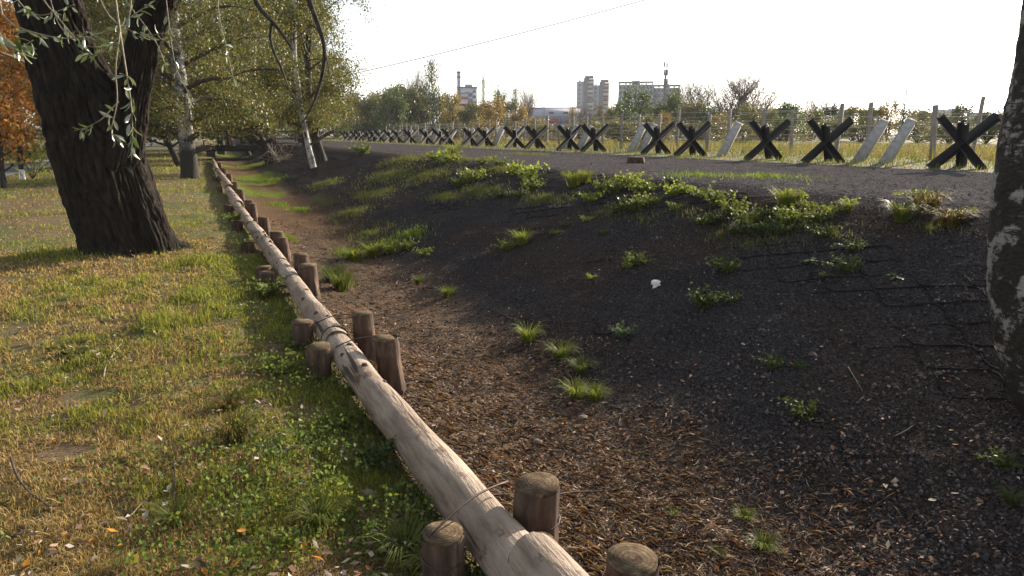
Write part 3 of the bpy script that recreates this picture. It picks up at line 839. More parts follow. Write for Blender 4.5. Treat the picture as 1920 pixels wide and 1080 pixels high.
# slim white birch and its dark neighbour on the slope
b = hit(588, 314)
tree('slim_birch', b, [(.06, 0, -.4), (-.15, 0, .8), (-.35, 0, 2.2), (-.5, .1, 4.5), (-.2, .1, 8), (.1, .1, 11.5)], [.15, .125, .11, .09, .07, .02],
     'slim bright white birch on the slope, right at the edge of the leafy mass', 'tree', 'birch', rng, start=.2, nb=30, spread=2.4, droop=.2, elev=.9, subs=8, sub_len=1.3, sub_droop=.9, leaves=20000, scat=.17, lsize=.085, pal=BIRCH_PAL)
b = hit(606, 303)
tree('dark_birch', b, [(.08, 0, -.4), (-.25, 0, .9), (-.5, 0, 2.2), (-.3, .2, 5), (.3, .3, 9), (.6, .3, 13)], [.22, .19, .16, .13, .08, .02],
     'dark-trunked birch just behind the slim white birch on the slope', 'tree', 'darkbark', rng, start=.18, nb=34, spread=3.5, droop=.2, elev=.85, subs=10, sub_len=1.5, sub_droop=.9, leaves=36000, scat=.2, lsize=.078, pal=BIRCH_PAL)
b = hit(468, 291)
tree('small_leaning_tree', b, [(0, 0, -.1), (-.35, .2, .8), (-.6, .4, 1.9), (-.8, .5, 5), (-.6, .6, 9)], [.2, .17, .15, .1, .03],
     'small dark tree leaning left on the slope just before the footbridge', 'tree', 'darkbark', rng, start=.3, nb=22, spread=4, droop=.25, elev=.7, subs=7, sub_len=1.8, sub_droop=.9, leaves=20000, scat=.24, lsize=.12, pal=BIRCH_PAL)
# trees of the avenue, farther back
AV = [(338, 312, 'thin dark tree leaning away just left of the straight white birch', [(0, 0, -.1), (-.5, 0, 1.4), (-.9, 0, 3), (-1.0, 0, 10)], .16),
      (312, 272, 'stout dark trunk standing on the far lawn behind the leaning thin tree', None, .42), (283, 268, 'dark avenue tree half hidden behind the willow trunk', None, .3)]
for px, py, lab, pth, r0 in AV:
    b = hit(px, py)
    tree('avenue_tree', b, pth or [(0, 0, -.1), (0, 0, 2), (.2, 0, 6), (.2, 0, 13)], np.linspace(r0, .03, len(pth or [1] * 4)), lab, 'tree', 'darkbark', rng, 'trees of the avenue', start=.2, nb=30, spread=5.0, droop=.25, elev=.7, subs=8, sub_len=2.0, sub_droop=1.0, leaves=30000, scat=.34, lsize=.17, pal=BIRCH_PAL)
proto = None
def copy_tree(o, loc, rz, s, label):
    c = o.copy(); col.objects.link(c); c.location = [float(v) for v in loc]; c.rotation_euler = (0, 0, rz); c.scale = (s, s, s); c['label'] = label
    for ch in o.children:
        d = ch.copy(); col.objects.link(d); d.parent = c
    return c
src = bpy.data.objects['avenue_tree.001']
for k, (X, Y, sz, lab) in enumerate([(-13, 40, 1.0, 'green avenue tree across the footpath, behind the orange saplings'), (-17, 52, 1.1, 'avenue tree deep behind the orange saplings at the left edge'), (-5, 62, 1.0, 'avenue tree far behind the willow fork'), (3.5, 62, 1.0, 'tree rising right behind the footbridge'),
        (7.2, 60, .9, 'tree on the path side behind the leaning birch'), (-12, 75, 1.2, 'tall far avenue tree left of the willow'), (6, 82, 1.1, 'far tree straight behind the footbridge'), (9.8, 80, .8, 'far tree at the right end of the leafy mass'), (-2, 95, 1.2, 'far tree closing the end of the avenue'), (-4.5, 44, .9, 'leafy avenue tree between the willow and the straight birch'), (1.2, 72, 1.0, 'tree filling the gap above the footbridge'), (6.2, 49, .8, 'tree on the far crest behind the slim birch'), (8.2, 66, .85, 'tree by the path behind the dark birch'), (-8.5, 56, 1.1, 'avenue tree standing on the footpath side behind the willow')]):
    copy_tree(src, (X, Y, G(X, Y)), k * 1.3, sz, lab)['group'] = 'trees of the avenue'

# orange saplings by the footpath
OR = [(.34, .12, .03), (.40, .17, .04), (.28, .10, .035), (.38, .22, .05), (.22, .17, .04), (.30, .15, .04)]
for px, py, lab, hh in ((8, 352, 'orange-leaved sapling with a bare brown stem at the left edge', 4.3), (43, 338, 'orange-leaved sapling with a white painted foot near the willow', 4.8)):
    b = hit(px, py)
    o = tree('orange_sapling', b, [(0, 0, -.05), (0, 0, .5), (.08, 0, 1.4), (.05, 0, 3), (0, 0, hh)], [.085, .075, .065, .045, .012], lab, 'tree', 'darkbark', rng, 'orange saplings', start=.22, nb=22, spread=1.9, droop=.05, elev=1.0, subs=6, sub_len=.8, sub_droop=.2, leaves=6500, scat=.17, lsize=.11, pal=OR, zmin=1.3)
    if px > 20:
        mb = MB(); mb.tube([(0, 0, -.02), (0, 0, .18), (0, 0, .36)], [.092, .086, .083], 12, False); mb.build('white_paint', M['scrap'], o, True)
b = hit(62, 336)
mb = MB()
root = empty('young_shrub', b)
for k in range(12):
    mb.tube(bend((0, 0, 0), (rng.normal(0, .5), rng.normal(0, .5), 1), rng.uniform(.7, 1.5), 6, .1, .1, rng), np.linspace(.012, .004, 6), 4, False)
mb.build('stems', M['twig'], root)['kind'] = 'stuff'
lm = MB(); lm.leaves(rng.normal(0, 1, (700, 3)) * (.35, .35, .35) + (.1, 0, .9), .11 * rng.uniform(.6, 1.2, 700), pick([(.25, .27, .05), (.32, .30, .08), (.16, .2, .04)], 700), .8, 0, rng)
lm.build('foliage', M['leaf'], root)
tag(root, 'small yellow-green shrub at the foot of the orange saplings', 'shrub')

# ------------------------------------------------------------------ the big willow
WY = 10.25
def wp(px, py, Y=WY):
    d = ray(px, py); return CAM + d * (Y / d[1])
base = wp(238, 462); base[2] = G(base[0], WY)
root = empty('willow_tree', base)
ob = np.array(root.location)
def trunk_mesh(name, pts, nring, seg, seed, amp):
    """pts: (left px, right px, y px, Y) outline of the stem in the photograph at distance Y"""
    C = []; rr = []
    for l, r, y, Y in pts:
        A = wp(l, y, Y); B = wp(r, y, Y); C.append((A + B) / 2); rr.append(np.linalg.norm(B - A) / 2)
    C = np.array(C); rr = np.array(rr); t = np.linspace(0, 1, len(C)); tt = np.linspace(0, 1, nring)
    P = np.stack([np.interp(tt, t, C[:, k]) for k in range(3)], -1); q = np.interp(tt, t, rr)
    for _ in range(nring // 9):
        P[1:-1] = (P[:-2] + 2 * P[1:-1] + P[2:]) / 4; q[1:-1] = (q[:-2] + 2 * q[1:-1] + q[2:]) / 4
    hgt = np.cumsum(np.r_[0, np.linalg.norm(np.diff(P, axis=0), axis=1)])
    th = np.arange(seg) * 2 * PI / seg
    H, TH = np.meshgrid(hgt, th, indexing='ij')
    tw = TH + .25 * H + .5 * (fbm(H * 1.6, TH * 3, seed) - .5)
    ridg = np.abs(np.sin(tw * 15 + 3 * fbm(H * 2.2, np.cos(TH) * 3 + 9, seed + 3)))
    ridg2 = np.abs(np.sin(tw * 33 + 5 * fbm(H * 5, np.sin(TH) * 4 + 9, seed + 5)))
    brk = fbm(H * 7, np.cos(TH) * 5 + np.sin(TH) * 7 + 20, seed + 8)
    d = amp * (ridg * .65 + ridg2 * .35 * brk - .35) + amp * .8 * (brk - .5)
    lob = .07 * np.sin(TH * 3 + 1.0) * np.exp(-H * .9) + .05 * np.sin(TH * 5 + 2 + H) * np.exp(-H * .6) + .035 * np.sin(TH * 2 + H * 1.3)
    rad = q[:, None] * (1 + lob) + d
    Tn = np.gradient(P, axis=0); Tn /= np.linalg.norm(Tn, axis=1)[:, None]
    N = np.array([1., 0, 0])[None] - Tn * Tn[:, :1]; N /= np.linalg.norm(N, axis=1)[:, None]; B = np.cross(Tn, N)
    V = P[:, None] + (N[:, None] * np.cos(th)[None, :, None] + B[:, None] * np.sin(th)[None, :, None]) * rad[..., None]
    i = np.arange(nring - 1)[:, None] * seg; j = np.arange(seg)[None]; k = (j + 1) % seg
    Q = np.stack([i + j, i + k, i + seg + k, i + seg + j], -1).reshape(-1, 4)
    return MB().add(V.reshape(-1, 3) - ob, Q)
trunk_mesh('trunk', [(128, 360, 492, 10.25), (146, 332, 474, 10.25), (150, 318, 455, 10.25), (140, 305, 420, 10.25), (120, 285, 360, 10.25), (104, 268, 310, 10.25), (90, 262, 255, 10.25), (76, 240, 205, 10.2), (62, 215, 160, 10.2), (52, 190, 120, 10.2), (40, 170, 60, 10.2), (30, 150, 0, 10.2), (10, 120, -80, 10.2), (-40, 60, -180, 10.2), (-110, -20, -320, 10.3)], 260, 260, 5, .060).build('trunk', M['willow_bark'], root, True)
trunk_mesh('limb', [(150, 235, 350, 10.1), (170, 262, 290, 10.05), (196, 272, 235, 10.0), (216, 278, 180, 9.95), (230, 290, 120, 9.9), (245, 306, 60, 9.9), (258, 326, 0, 9.9), (275, 350, -90, 9.8), (300, 385, -200, 9.7), (360, 430, -340, 9.6)], 160, 150, 15, .036).build('limb', M['willow_bark'], root, True)
trunk_mesh('buttress', [(262, 335, 486, 10.0), (255, 326, 455, 10.0), (238, 300, 400, 10.02), (225, 275, 340, 10.06), (215, 258, 290, 10.12)], 110, 110, 25, .035).build('buttress', M['willow_bark'], root, True)

tag(root, 'massive dark forked willow leaning left on the lawn', 'tree')
rng = np.random.default_rng(11)
# limbs reaching over the lawn towards the camera (above the picture) and the twigs that hang from them into view
def way(pts, n=24):
    pts = np.array(pts, float); t = np.linspace(0, 1, len(pts)); tt = np.linspace(0, 1, n)
    P = np.stack([np.interp(tt, t, pts[:, k]) for k in range(3)], -1)
    for _ in range(3): P[1:-1] = (P[:-2] + 2 * P[1:-1] + P[2:]) / 4
    return P
def limb(pts, r0, r1, name='branch', m='twig', par=None, seg=7, n=24):
    mb = MB(); P = way(pts, n); mb.tube(P - ob, np.linspace(r0, r1, len(P)), seg, True)
    return mb.build(name, M[m], par or root, True), P
def pw(px, py, D):
    return CAM + ray(px, py) * D
top_l = pw(70, -170, 9.7); top_r = pw(345, -190, 9.2)
over, _ = limb([top_l, pw(40, -420, 8.2), pw(60, -560, 6.0), pw(120, -560, 4.6), pw(160, -500, 3.9)], .16, .03, 'bough', 'willow_bark')
over2, _ = limb([top_r, pw(480, -300, 8.6), pw(560, -260, 8.0), pw(600, -160, 7.6)], .12, .045, 'bough', 'willow_bark')
# single large willow leaf
a = np.linspace(0, 1, 6); wv = np.sin(a * PI) ** .8 * .5; wv[0] = wv[-1] = .02
V = np.vstack([np.c_[wv * .30, a, .10 * np.sin(a * 3) + .05], np.c_[0 * a, a, .10 * np.sin(a * 3)], np.c_[-wv * .30, a, .10 * np.sin(a * 3) + .05]])
i = np.arange(5); leaf_me = []
for c in ((.11, .14, .07), (.15, .18, .12), (.08, .115, .04), (.22, .25, .19)):
    m_ = MB().add(V, np.vstack([np.c_[i, i + 1, i + 7, i + 6], np.c_[i + 6, i + 7, i + 13, i + 12]]), None, c).me('leaf', True)
    m_.materials.append(M['wleaf'] if 'wleaf' in M else M.setdefault('wleaf', mat_leaf('willow_leaf', None, .25, .28, .9))); leaf_me.append(m_)
def sprig(pts, D, r=.006, nl=12, m='pale_twig', frm=.35, side=1.0, ls=.062, tail=0):
    P0 = [pw(x, y, d) for (x, y), d in zip(pts, np.broadcast_to(D, len(pts)))]
    b, P = limb(P0, r, .002, 'hanging_twig', m, None, 5, 20)
    loc = np.mean(P, 0)
    for k in range(nl):
        q = int(np.clip((frm + (1 - frm) * rng.random()) * 19, 0, 18)); d = P[q + 1] - P[q]; d /= np.linalg.norm(d)
        dirn = d * .6 + rng.normal(0, .55, 3) * side + np.array([0, 0, -.55]); dirn /= np.linalg.norm(dirn)
        o = bpy.data.objects.new('leaf', leaf_me[int(rng.integers(0, 4))])
        qn = Vector(dirn).to_track_quat('Y', 'Z').to_matrix().to_4x4() @ Matrix.Rotation(rng.uniform(0, 6.3), 4, 'Y')
        o.matrix_local = Matrix.Translation(Vector(P[q] + rng.normal(0, .006, 3) - ob)) @ qn @ Matrix.Scale(ls * rng.uniform(.7, 1.2), 4)
        link(o, b)
    return b
sprig([(150, -480), (200, -120), (225, 60), (236, 130), (250, 215), (246, 300)], [3.9, 3.7, 3.6, 3.5, 3.5, 3.5], .007, 26, frm=.62)
sprig([(225, 60), (215, 130), (222, 190), (205, 250), (225, 262)], 3.55, .004, 12, frm=.4)
sprig([(222, 190), (190, 225), (160, 240), (140, 245)], 3.5, .003, 8, frm=.45)
sprig([(80, -520), (0, -60), (-20, 40), (60, 60), (110, 75), (160, 72), (205, 62), (260, 20), (285, 5)], [4.2, 4, 3.8, 3.7, 3.7, 3.7, 3.7, 3.7, 3.7], .006, 26, frm=.35)
sprig([(60, -540), (40, -100), (70, -10), (120, 45), (150, 85), (190, 90)], [4.6, 4.3, 4.2, 4.2, 4.2, 4.2], .006, 16, frm=.5)
sprig([(40, -540), (-40, -60), (-15, 50), (30, 95), (62, 75)], [4.2, 3.6, 3.4, 3.3, 3.3], .006, 18, frm=.6, ls=.085)
sprig([(160, -500), (290, -140), (310, -20), (318, 60), (330, 140), (372, 200)], [4.4, 5, 5.2, 5.3, 5.3, 5.3], .005, 14, frm=.5)
sprig([(480, -330), (420, -120), (405, 10), (425, 90), (440, 160)], [8, 7, 6.2, 6, 6], .006, 12, frm=.5, ls=.085)
sprig([(160, -500), (230, -100), (250, -10), (238, 60), (175, 110), (150, 96)], [3.9, 4, 4, 4, 4, 4], .005, 14, frm=.5)
sprig([(60, -540), (60, -120), (90, -20), (105, 40), (128, 70), (170, 60)], [5, 5, 5, 5, 5, 5], .005, 16, frm=.45)
sprig([(90, -540), (190, -160), (215, -20), (268, 40), (300, 90), (312, 130)], [5, 5.2, 5.3, 5.4, 5.4, 5.4], .005, 18, frm=.4)
sprig([(60, -540), (10, -100), (20, -10), (62, 30), (92, 28), (140, 8)], [4.4, 4, 3.9, 3.8, 3.8, 3.8], .005, 18, frm=.4)
sprig([(130, -540), (150, -100), (180, -20), (205, 40), (270, 70), (305, 62)], [4.4, 4.4, 4.5, 4.5, 4.5, 4.5], .005, 18, frm=.4)
# the dark bare branches that hang before the birches
limb([pw(560, -260, 8.0), pw(568, -40, 7.7), pw(585, 20, 7.6), pw(605, 65, 7.6), pw(612, 105, 7.6), pw(600, 160, 7.6), pw(592, 185, 7.6), pw(578, 215, 7.6), pw(560, 240, 7.6)], .036, .007, 'drooping_branch', 'darkbark')
limb([pw(610, 100, 7.6), pw(616, 125, 7.6), pw(619, 155, 7.6)], .010, .003, 'twig', 'twig')
limb([pw(606, 68, 7.6), pw(585, 45, 7.6), pw(560, 70, 7.5), pw(535, 78, 7.5)], .012, .005, 'twig', 'twig')
limb([pw(480, -300, 8.6), pw(466, -60, 8.2), pw(478, 5, 8.1), pw(500, 30, 8.1), pw(522, 52, 8.1), pw(540, 80, 8.1), pw(550, 96, 8.1)], .045, .008, 'drooping_branch', 'darkbark')
limb([pw(510, 40, 8.1), pw(506, 70, 8.1), pw(512, 95, 8.1), pw(527, 125, 8.1), pw(532, 140, 8.1)], .020, .012, 'drooping_branch', 'darkbark')
limb([pw(524, 130, 8.1), pw(490, 130, 8.1), pw(460, 133, 8.1), pw(438, 143, 8.1), pw(405, 155, 8.1)], .014, .004, 'twig', 'twig')
limb([pw(532, 140, 8.1), pw(545, 175, 8.1), pw(566, 200, 8.1)], .011, .003, 'twig', 'twig')
limb([pw(-60, 90, 9), pw(0, 98, 9), pw(30, 108, 9.4), pw(56, 122, 9.9)][::-1], .025, .012, 'branch', 'twig')
# the crown above the picture and the finer hanging foliage
bm = MB(); lp = []
for st in (top_l, top_r, pw(60, -560, 6.0), pw(560, -260, 8.0), pw(40, -420, 8.2)):
    for k in range(16):
        a = rng.uniform(0, 2 * PI)
        S = bend(st, (math.cos(a), math.sin(a) * .9, rng.uniform(.2, 1.1)), rng.uniform(1.2, 3.0), 10, .55, .12, rng)
        bm.tube(S - ob, np.linspace(.03, .004, 10), 4, False); lp.append(S[3:])
bm.build('branches', M['twig'], root)['kind'] = 'stuff'
seg = np.vstack(lp); k = rng.integers(0, len(seg), 9000); c = seg[k] + rng.normal(0, .28, (9000, 3))
dep = (c - CAM) @ FW; c = c[(c[:, 2] > 1.5 + .197 * dep - .15)]
lm = MB(); lm.leaves(c - ob, .085 * rng.uniform(.7, 1.2, len(c)), pick([(.13, .17, .06), (.18, .22, .09), (.10, .13, .04)], len(c)), .3, .8, rng)
lm.build('crown', M['leaf'], root)

# ------------------------------------------------------------------ old birch at the right edge, growing from the slope
ed = [(2010, 835), (1948, 790), (1905, 735), (1880, 680), (1862, 600), (1853, 520), (1853, 440), (1860, 340), (1868, 270), (1883, 190), (1903, 105), (1912, 30), (1925, -60), (1960, -260), (1990, -520)]
D0 = 3.35
b = hit(1948, 800)
root = empty('old_birch', b); ob2 = np.array(root.location)
rr = np.array([.36, .30, .25, .225, .21, .20, .195, .19, .185, .175, .165, .16, .155, .14, .10])
P = np.array([pw(x + 14, y, D0 + .25 + .0000 * i) + RT * r for i, ((x, y), r) in enumerate(zip(ed, rr))])
tt = np.linspace(0, 1, 120); t = np.linspace(0, 1, len(P))
P = np.stack([np.interp(tt, t, P[:, k]) for k in range(3)], -1); r_ = np.interp(tt, t, rr)
for _ in range(12): P[1:-1] = (P[:-2] + 2 * P[1:-1] + P[2:]) / 4
mb = MB()
mb.tube(P - ob2, r_, 64, True, None, lambda a, th: 1 + .05 * (fbm(a * 60, th * 3, 5) - .5) * 2 + .06 * (fbm(a * 130 + 5, np.cos(th) * 6 + 10, 8) - .5) + .04 * np.sin(th * 3 + a * 9))
mb.build('trunk', M['birch_dark'], root, True)
bm = MB(); lm = crown(np.vstack([P - ob2, [P[-1] - ob2 + (.2 * k, .1 * k, .9 * k) for k in range(1, 8)]]), np.r_[r_, np.linspace(.1, .02, 7)], rng, start=.95, nb=14, spread=2.2, droop=.2, elev=.9, subs=5, sub_len=1.0, sub_droop=.5, leaves=3500, scat=.15, lsize=.06, pal=BIRCH_PAL, wmb=bm, zmin=4)
bm.build('branches', M['twig'], root)['kind'] = 'stuff'
lm.build('crown', M['leaf'], root)
tag(root, 'old birch with black and white flaking bark at the right edge of the picture', 'tree')

# ------------------------------------------------------------------ weeds on the slope and lawn
def tuft(kind, seed):
    g = np.random.default_rng(seed); mb = MB()
    if kind == 'grass':
        n = 170; a = g.uniform(0, 2 * PI, n); L = g.uniform(.5, 1.1, n)
        for k in range(n):
            r = g.uniform(0, .22); p = np.array([math.cos(a[k]) * r, math.sin(a[k]) * r, 0])
            out = np.array([math.cos(a[k] + g.normal(0, .5)), math.sin(a[k] + g.normal(0, .5)), 0]); sd_ = np.array([-out[1], out[0], 0]) * .013
            l = L[k]; q = [p, p + out * l * .14 + (0, 0, l * .45), p + out * l * .4 + (0, 0, l * .72), p + out * l * .75 + (0, 0, l * g.uniform(.5, .78))]
            V = [q[0] - sd_, q[0] + sd_, q[1] + sd_, q[1] - sd_, q[2] + sd_ * .8, q[2] - sd_ * .8, q[3]]
            c = np.array([(1, 1, 1), (.8, .9, .7), (1.35, 1.1, .8)][int(g.integers(0, 3))]) * g.uniform(.8, 1.2)
            mb.add(V, [(0, 1, 2, 3), (3, 2, 4, 5)], [(5, 4, 6)], c)
    elif kind == 'leafy':
        for k in range(26):
            a = g.uniform(0, 2 * PI); S = bend((g.normal(0, .08), g.normal(0, .08), 0), (math.cos(a) * .7, math.sin(a) * .7, 1), g.uniform(.5, 1.1), 6, .25, .1, g)
            mb.tube(S, np.linspace(.012, .006, 6), 3, False, (.8, .9, .6))
            q = S[g.integers(1, 6, 14)] + g.normal(0, .06, (14, 3))
            mb.leaves(q, .16 * g.uniform(.5, 1.2, 14), g.uniform(.7, 1.35, (14, 1)) * np.array([[1, 1, 1]]), .6, -.2, g)
    else:                                   # rosette of broad lobed leaves
        for k in range(16):
            a = k * 2.4 + g.normal(0, .2); l = g.uniform(.55, 1.0); e = g.uniform(.15, 1.0); out = np.array([math.cos(a), math.sin(a), 0]); sd_ = np.array([-out[1], out[0], 0])
            t = np.linspace(0, 1, 7); wv = l * .17 * np.sin(t * PI * .94 + .12) ** .7 * (1 + .35 * np.where(np.arange(7) % 2, 1, -1)); 
            cz = l * (math.sin(e) * t - .55 * t ** 2.2); cr = l * math.cos(e) * t
            c0 = out[None] * cr[:, None] + np.array([0, 0, 1])[None] * cz[:, None]
            V = np.vstack([c0 + sd_ * wv[:, None] + (0, 0, .02), c0, c0 - sd_ * wv[:, None] + (0, 0, .02)]); i = np.arange(6)
            mb.add(V, np.vstack([np.c_[i, i + 1, i + 8, i + 7], np.c_[i + 7, i + 8, i + 15, i + 14]]), None, np.array([1, 1, 1]) * g.uniform(.75, 1.3))
    return mb.me({'grass': 'grass_tuft', 'leafy': 'leafy_weed', 'rosette': 'rosette_weed'}[kind])
TUFT = {k: [tuft(k, 50 + i) for i in range(3)] for k in ('grass', 'leafy', 'rosette')}
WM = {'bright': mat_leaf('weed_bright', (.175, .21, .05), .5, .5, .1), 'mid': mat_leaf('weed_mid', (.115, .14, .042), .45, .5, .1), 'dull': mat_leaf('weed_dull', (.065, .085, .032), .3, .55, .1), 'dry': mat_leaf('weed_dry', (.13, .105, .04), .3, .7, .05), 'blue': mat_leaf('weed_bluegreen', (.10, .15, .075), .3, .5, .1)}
def weed(kind, px, py, wpx, colr, label, group, at=None):
    p = hit(px, py) if at is None else np.array(at, float)
    D = (p - CAM) @ FW; s = wpx / F * D * (.5 if kind == 'rosette' and px > 900 else .85)
    me_ = TUFT[kind][random.randrange(3)]
    if not me_.materials: me_.materials.append(WM['mid'])
    o = obj({'grass': 'grass_tuft', 'leafy': 'leafy_weed', 'rosette': 'rosette_weed'}[kind], me_, None, None, (p[0], p[1], G(p[0], p[1]) - .01), (0, 0, random.uniform(0, 6)))
    o.scale = (s, s, s * random.uniform(.75, 1.0))
    o.material_slots[0].link = 'OBJECT'; o.material_slots[0].material = WM[colr]
    return tag(o, label, 'weed' if kind != 'grass' else 'grass tuft', group)
# crest of the slope, left to right
CREST = [('leafy', 680, 290, 40, 'mid'), ('leafy', 842, 305, 45, 'bright'), ('grass', 850, 298, 46, 'bright'), ('leafy', 815, 300, 30, 'mid'), ('leafy', 880, 342, 46, 'mid'), ('leafy', 893, 334, 36, 'bright'), ('leafy', 862, 350, 34, 'mid'), ('leafy', 905, 308, 28, 'mid'), ('leafy', 935, 312, 34, 'mid'), ('leafy', 965, 328, 44, 'bright'), ('leafy', 990, 340, 60, 'bright'), ('leafy', 1000, 355, 40, 'mid'), ('leafy', 940, 372, 36, 'dull'), ('leafy', 975, 372, 34, 'dull'),
         ('grass', 1075, 350, 56, 'bright'), ('grass', 1098, 342, 40, 'bright'), ('leafy', 1128, 360, 44, 'mid'), ('leafy', 1106, 378, 42, 'bright'), ('leafy', 1150, 362, 44, 'mid'), ('leafy', 1180, 350, 52, 'bright'), ('leafy', 1205, 362, 56, 'mid'), ('leafy', 1192, 395, 60, 'mid'), ('leafy', 1215, 385, 46, 'mid'), ('leafy', 1160, 398, 36, 'dull'), ('leafy', 1262, 368, 50, 'bright'), ('leafy', 1280, 362, 36, 'bright'), ('leafy', 1310, 370, 34, 'mid'), ('leafy', 1265, 395, 30, 'mid'), ('leafy', 1345, 385, 56, 'mid'), ('leafy', 1370, 400, 60, 'mid'), ('leafy', 1340, 420, 40, 'dull'), ('leafy', 1312, 420, 40, 'mid'), ('leafy', 1400, 420, 60, 'mid'), ('leafy', 1420, 440, 60, 'dull'), ('leafy', 1380, 440, 46, 'dull'), ('leafy', 1440, 410, 52, 'dull'), ('grass', 1470, 385, 66, 'bright'), ('leafy', 1490, 380, 46, 'bright'), ('leafy', 1515, 395, 40, 'mid'), ('leafy', 1480, 420, 60, 'mid'), ('leafy', 1530, 415, 50, 'mid'), ('leafy', 1555, 400, 40, 'mid'), ('leafy', 1590, 388, 34, 'bright'), ('leafy', 1465, 440, 46, 'dull'), ('leafy', 1540, 445, 44, 'dull'),
         ('leafy', 1725, 385, 56, 'mid'), ('grass', 1735, 400, 80, 'dry'), ('grass', 1690, 415, 70, 'mid'), ('grass', 1780, 425, 70, 'dry'), ('grass', 1800, 415, 50, 'dry'), ('leafy', 1745, 375, 36, 'dry'), ('leafy', 1812, 405, 30, 'mid'), ('leafy', 1260, 345, 30, 'dull'), ('grass', 1590, 395, 34, 'bright')]
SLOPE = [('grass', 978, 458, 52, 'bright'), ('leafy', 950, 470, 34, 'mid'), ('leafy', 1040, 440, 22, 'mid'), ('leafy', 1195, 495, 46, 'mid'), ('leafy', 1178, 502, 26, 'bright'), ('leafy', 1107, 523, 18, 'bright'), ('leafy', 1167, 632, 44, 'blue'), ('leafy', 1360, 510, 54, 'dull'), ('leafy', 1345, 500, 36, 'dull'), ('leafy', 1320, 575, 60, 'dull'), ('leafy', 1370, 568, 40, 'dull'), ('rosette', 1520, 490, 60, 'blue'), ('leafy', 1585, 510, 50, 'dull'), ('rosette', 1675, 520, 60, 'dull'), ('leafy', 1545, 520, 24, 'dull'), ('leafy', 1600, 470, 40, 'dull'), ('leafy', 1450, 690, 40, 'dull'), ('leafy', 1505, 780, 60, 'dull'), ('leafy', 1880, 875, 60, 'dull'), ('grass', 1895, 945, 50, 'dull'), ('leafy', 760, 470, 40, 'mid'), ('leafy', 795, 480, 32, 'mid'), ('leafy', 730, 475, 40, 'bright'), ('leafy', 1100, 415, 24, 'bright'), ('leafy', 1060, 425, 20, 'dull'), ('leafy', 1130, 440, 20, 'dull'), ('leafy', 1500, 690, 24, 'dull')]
FLOOR = [('grass', 990, 640, 56, 'bright', 'yellow-green grass tuft at the edge of the lit ditch floor'), ('grass', 1052, 672, 62, 'mid', 'arching green grass tuft standing alone on the ditch floor'), ('grass', 1090, 700, 52, 'mid', 'grass tuft just nearer than the arching one'), ('grass', 1080, 745, 66, 'bright', 'left half of the nearest broad grass clump on the ditch floor'), ('grass', 1115, 750, 52, 'bright', 'right half of the nearest broad grass clump on the ditch floor'), ('grass', 840, 556, 36, 'bright', 'small round grass tuft on the lit ditch floor'), ('grass', 785, 532, 26, 'mid', 'tiny grass tuft left of the small round one'), ('grass', 640, 545, 70, 'mid', 'low spreading grass clump beside the log stakes'), ('grass', 622, 530, 60, 'dull', 'dull low grass clump against the stakes'), ('grass', 700, 480, 56, 'bright', 'bright green grass clump where the floor meets the slope'), ('grass', 665, 490, 50, 'bright', 'bright grass patch at the left of the green floor clumps'), ('leafy', 735, 820, 34, 'mid', 'small leafy weed leaning on the long pale log'), ('grass', 1395, 975, 40, 'bright', 'sparse lit grass tuft in the leaves at lower right'), ('grass', 1430, 1035, 60, 'mid', 'sparse grass tuft at the bottom edge among leaves'), ('leafy', 1262, 965, 26, 'mid', 'tiny green sprout in the leaf litter near the bottom'), ('grass', 1345, 1040, 30, 'mid', 'tiny grass sprout beside the cut stake top')]
for i, (kd, px, py, wd, c) in enumerate(CREST):
    weed(kd, px, py, wd, c, f"{ {'bright': 'bright green', 'mid': 'green', 'dull': 'dull green', 'dry': 'straw yellow', 'blue': 'bluish green'}[c]} {'grass tuft' if kd == 'grass' else 'leafy weed'} on the slope crest, {ORD[i]} plant from the left", 'weeds along the crest of the slope')
for i, (kd, px, py, wd, c) in enumerate(SLOPE):
    side = 'above the white scrap' if py < 540 and px > 1000 and px < 1300 else ('left of the white scrap' if px < 1230 else ('right of the white scrap' if py < 620 else 'near the old birch'))
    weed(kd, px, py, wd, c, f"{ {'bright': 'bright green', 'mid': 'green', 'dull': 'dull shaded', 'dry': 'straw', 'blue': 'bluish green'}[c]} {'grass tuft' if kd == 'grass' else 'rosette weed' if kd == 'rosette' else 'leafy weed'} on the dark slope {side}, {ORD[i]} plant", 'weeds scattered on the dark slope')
for kd, px, py, wd, c, lab in FLOOR:
    weed(kd, px, py, wd, c, lab, 'grass tufts on the ditch floor')
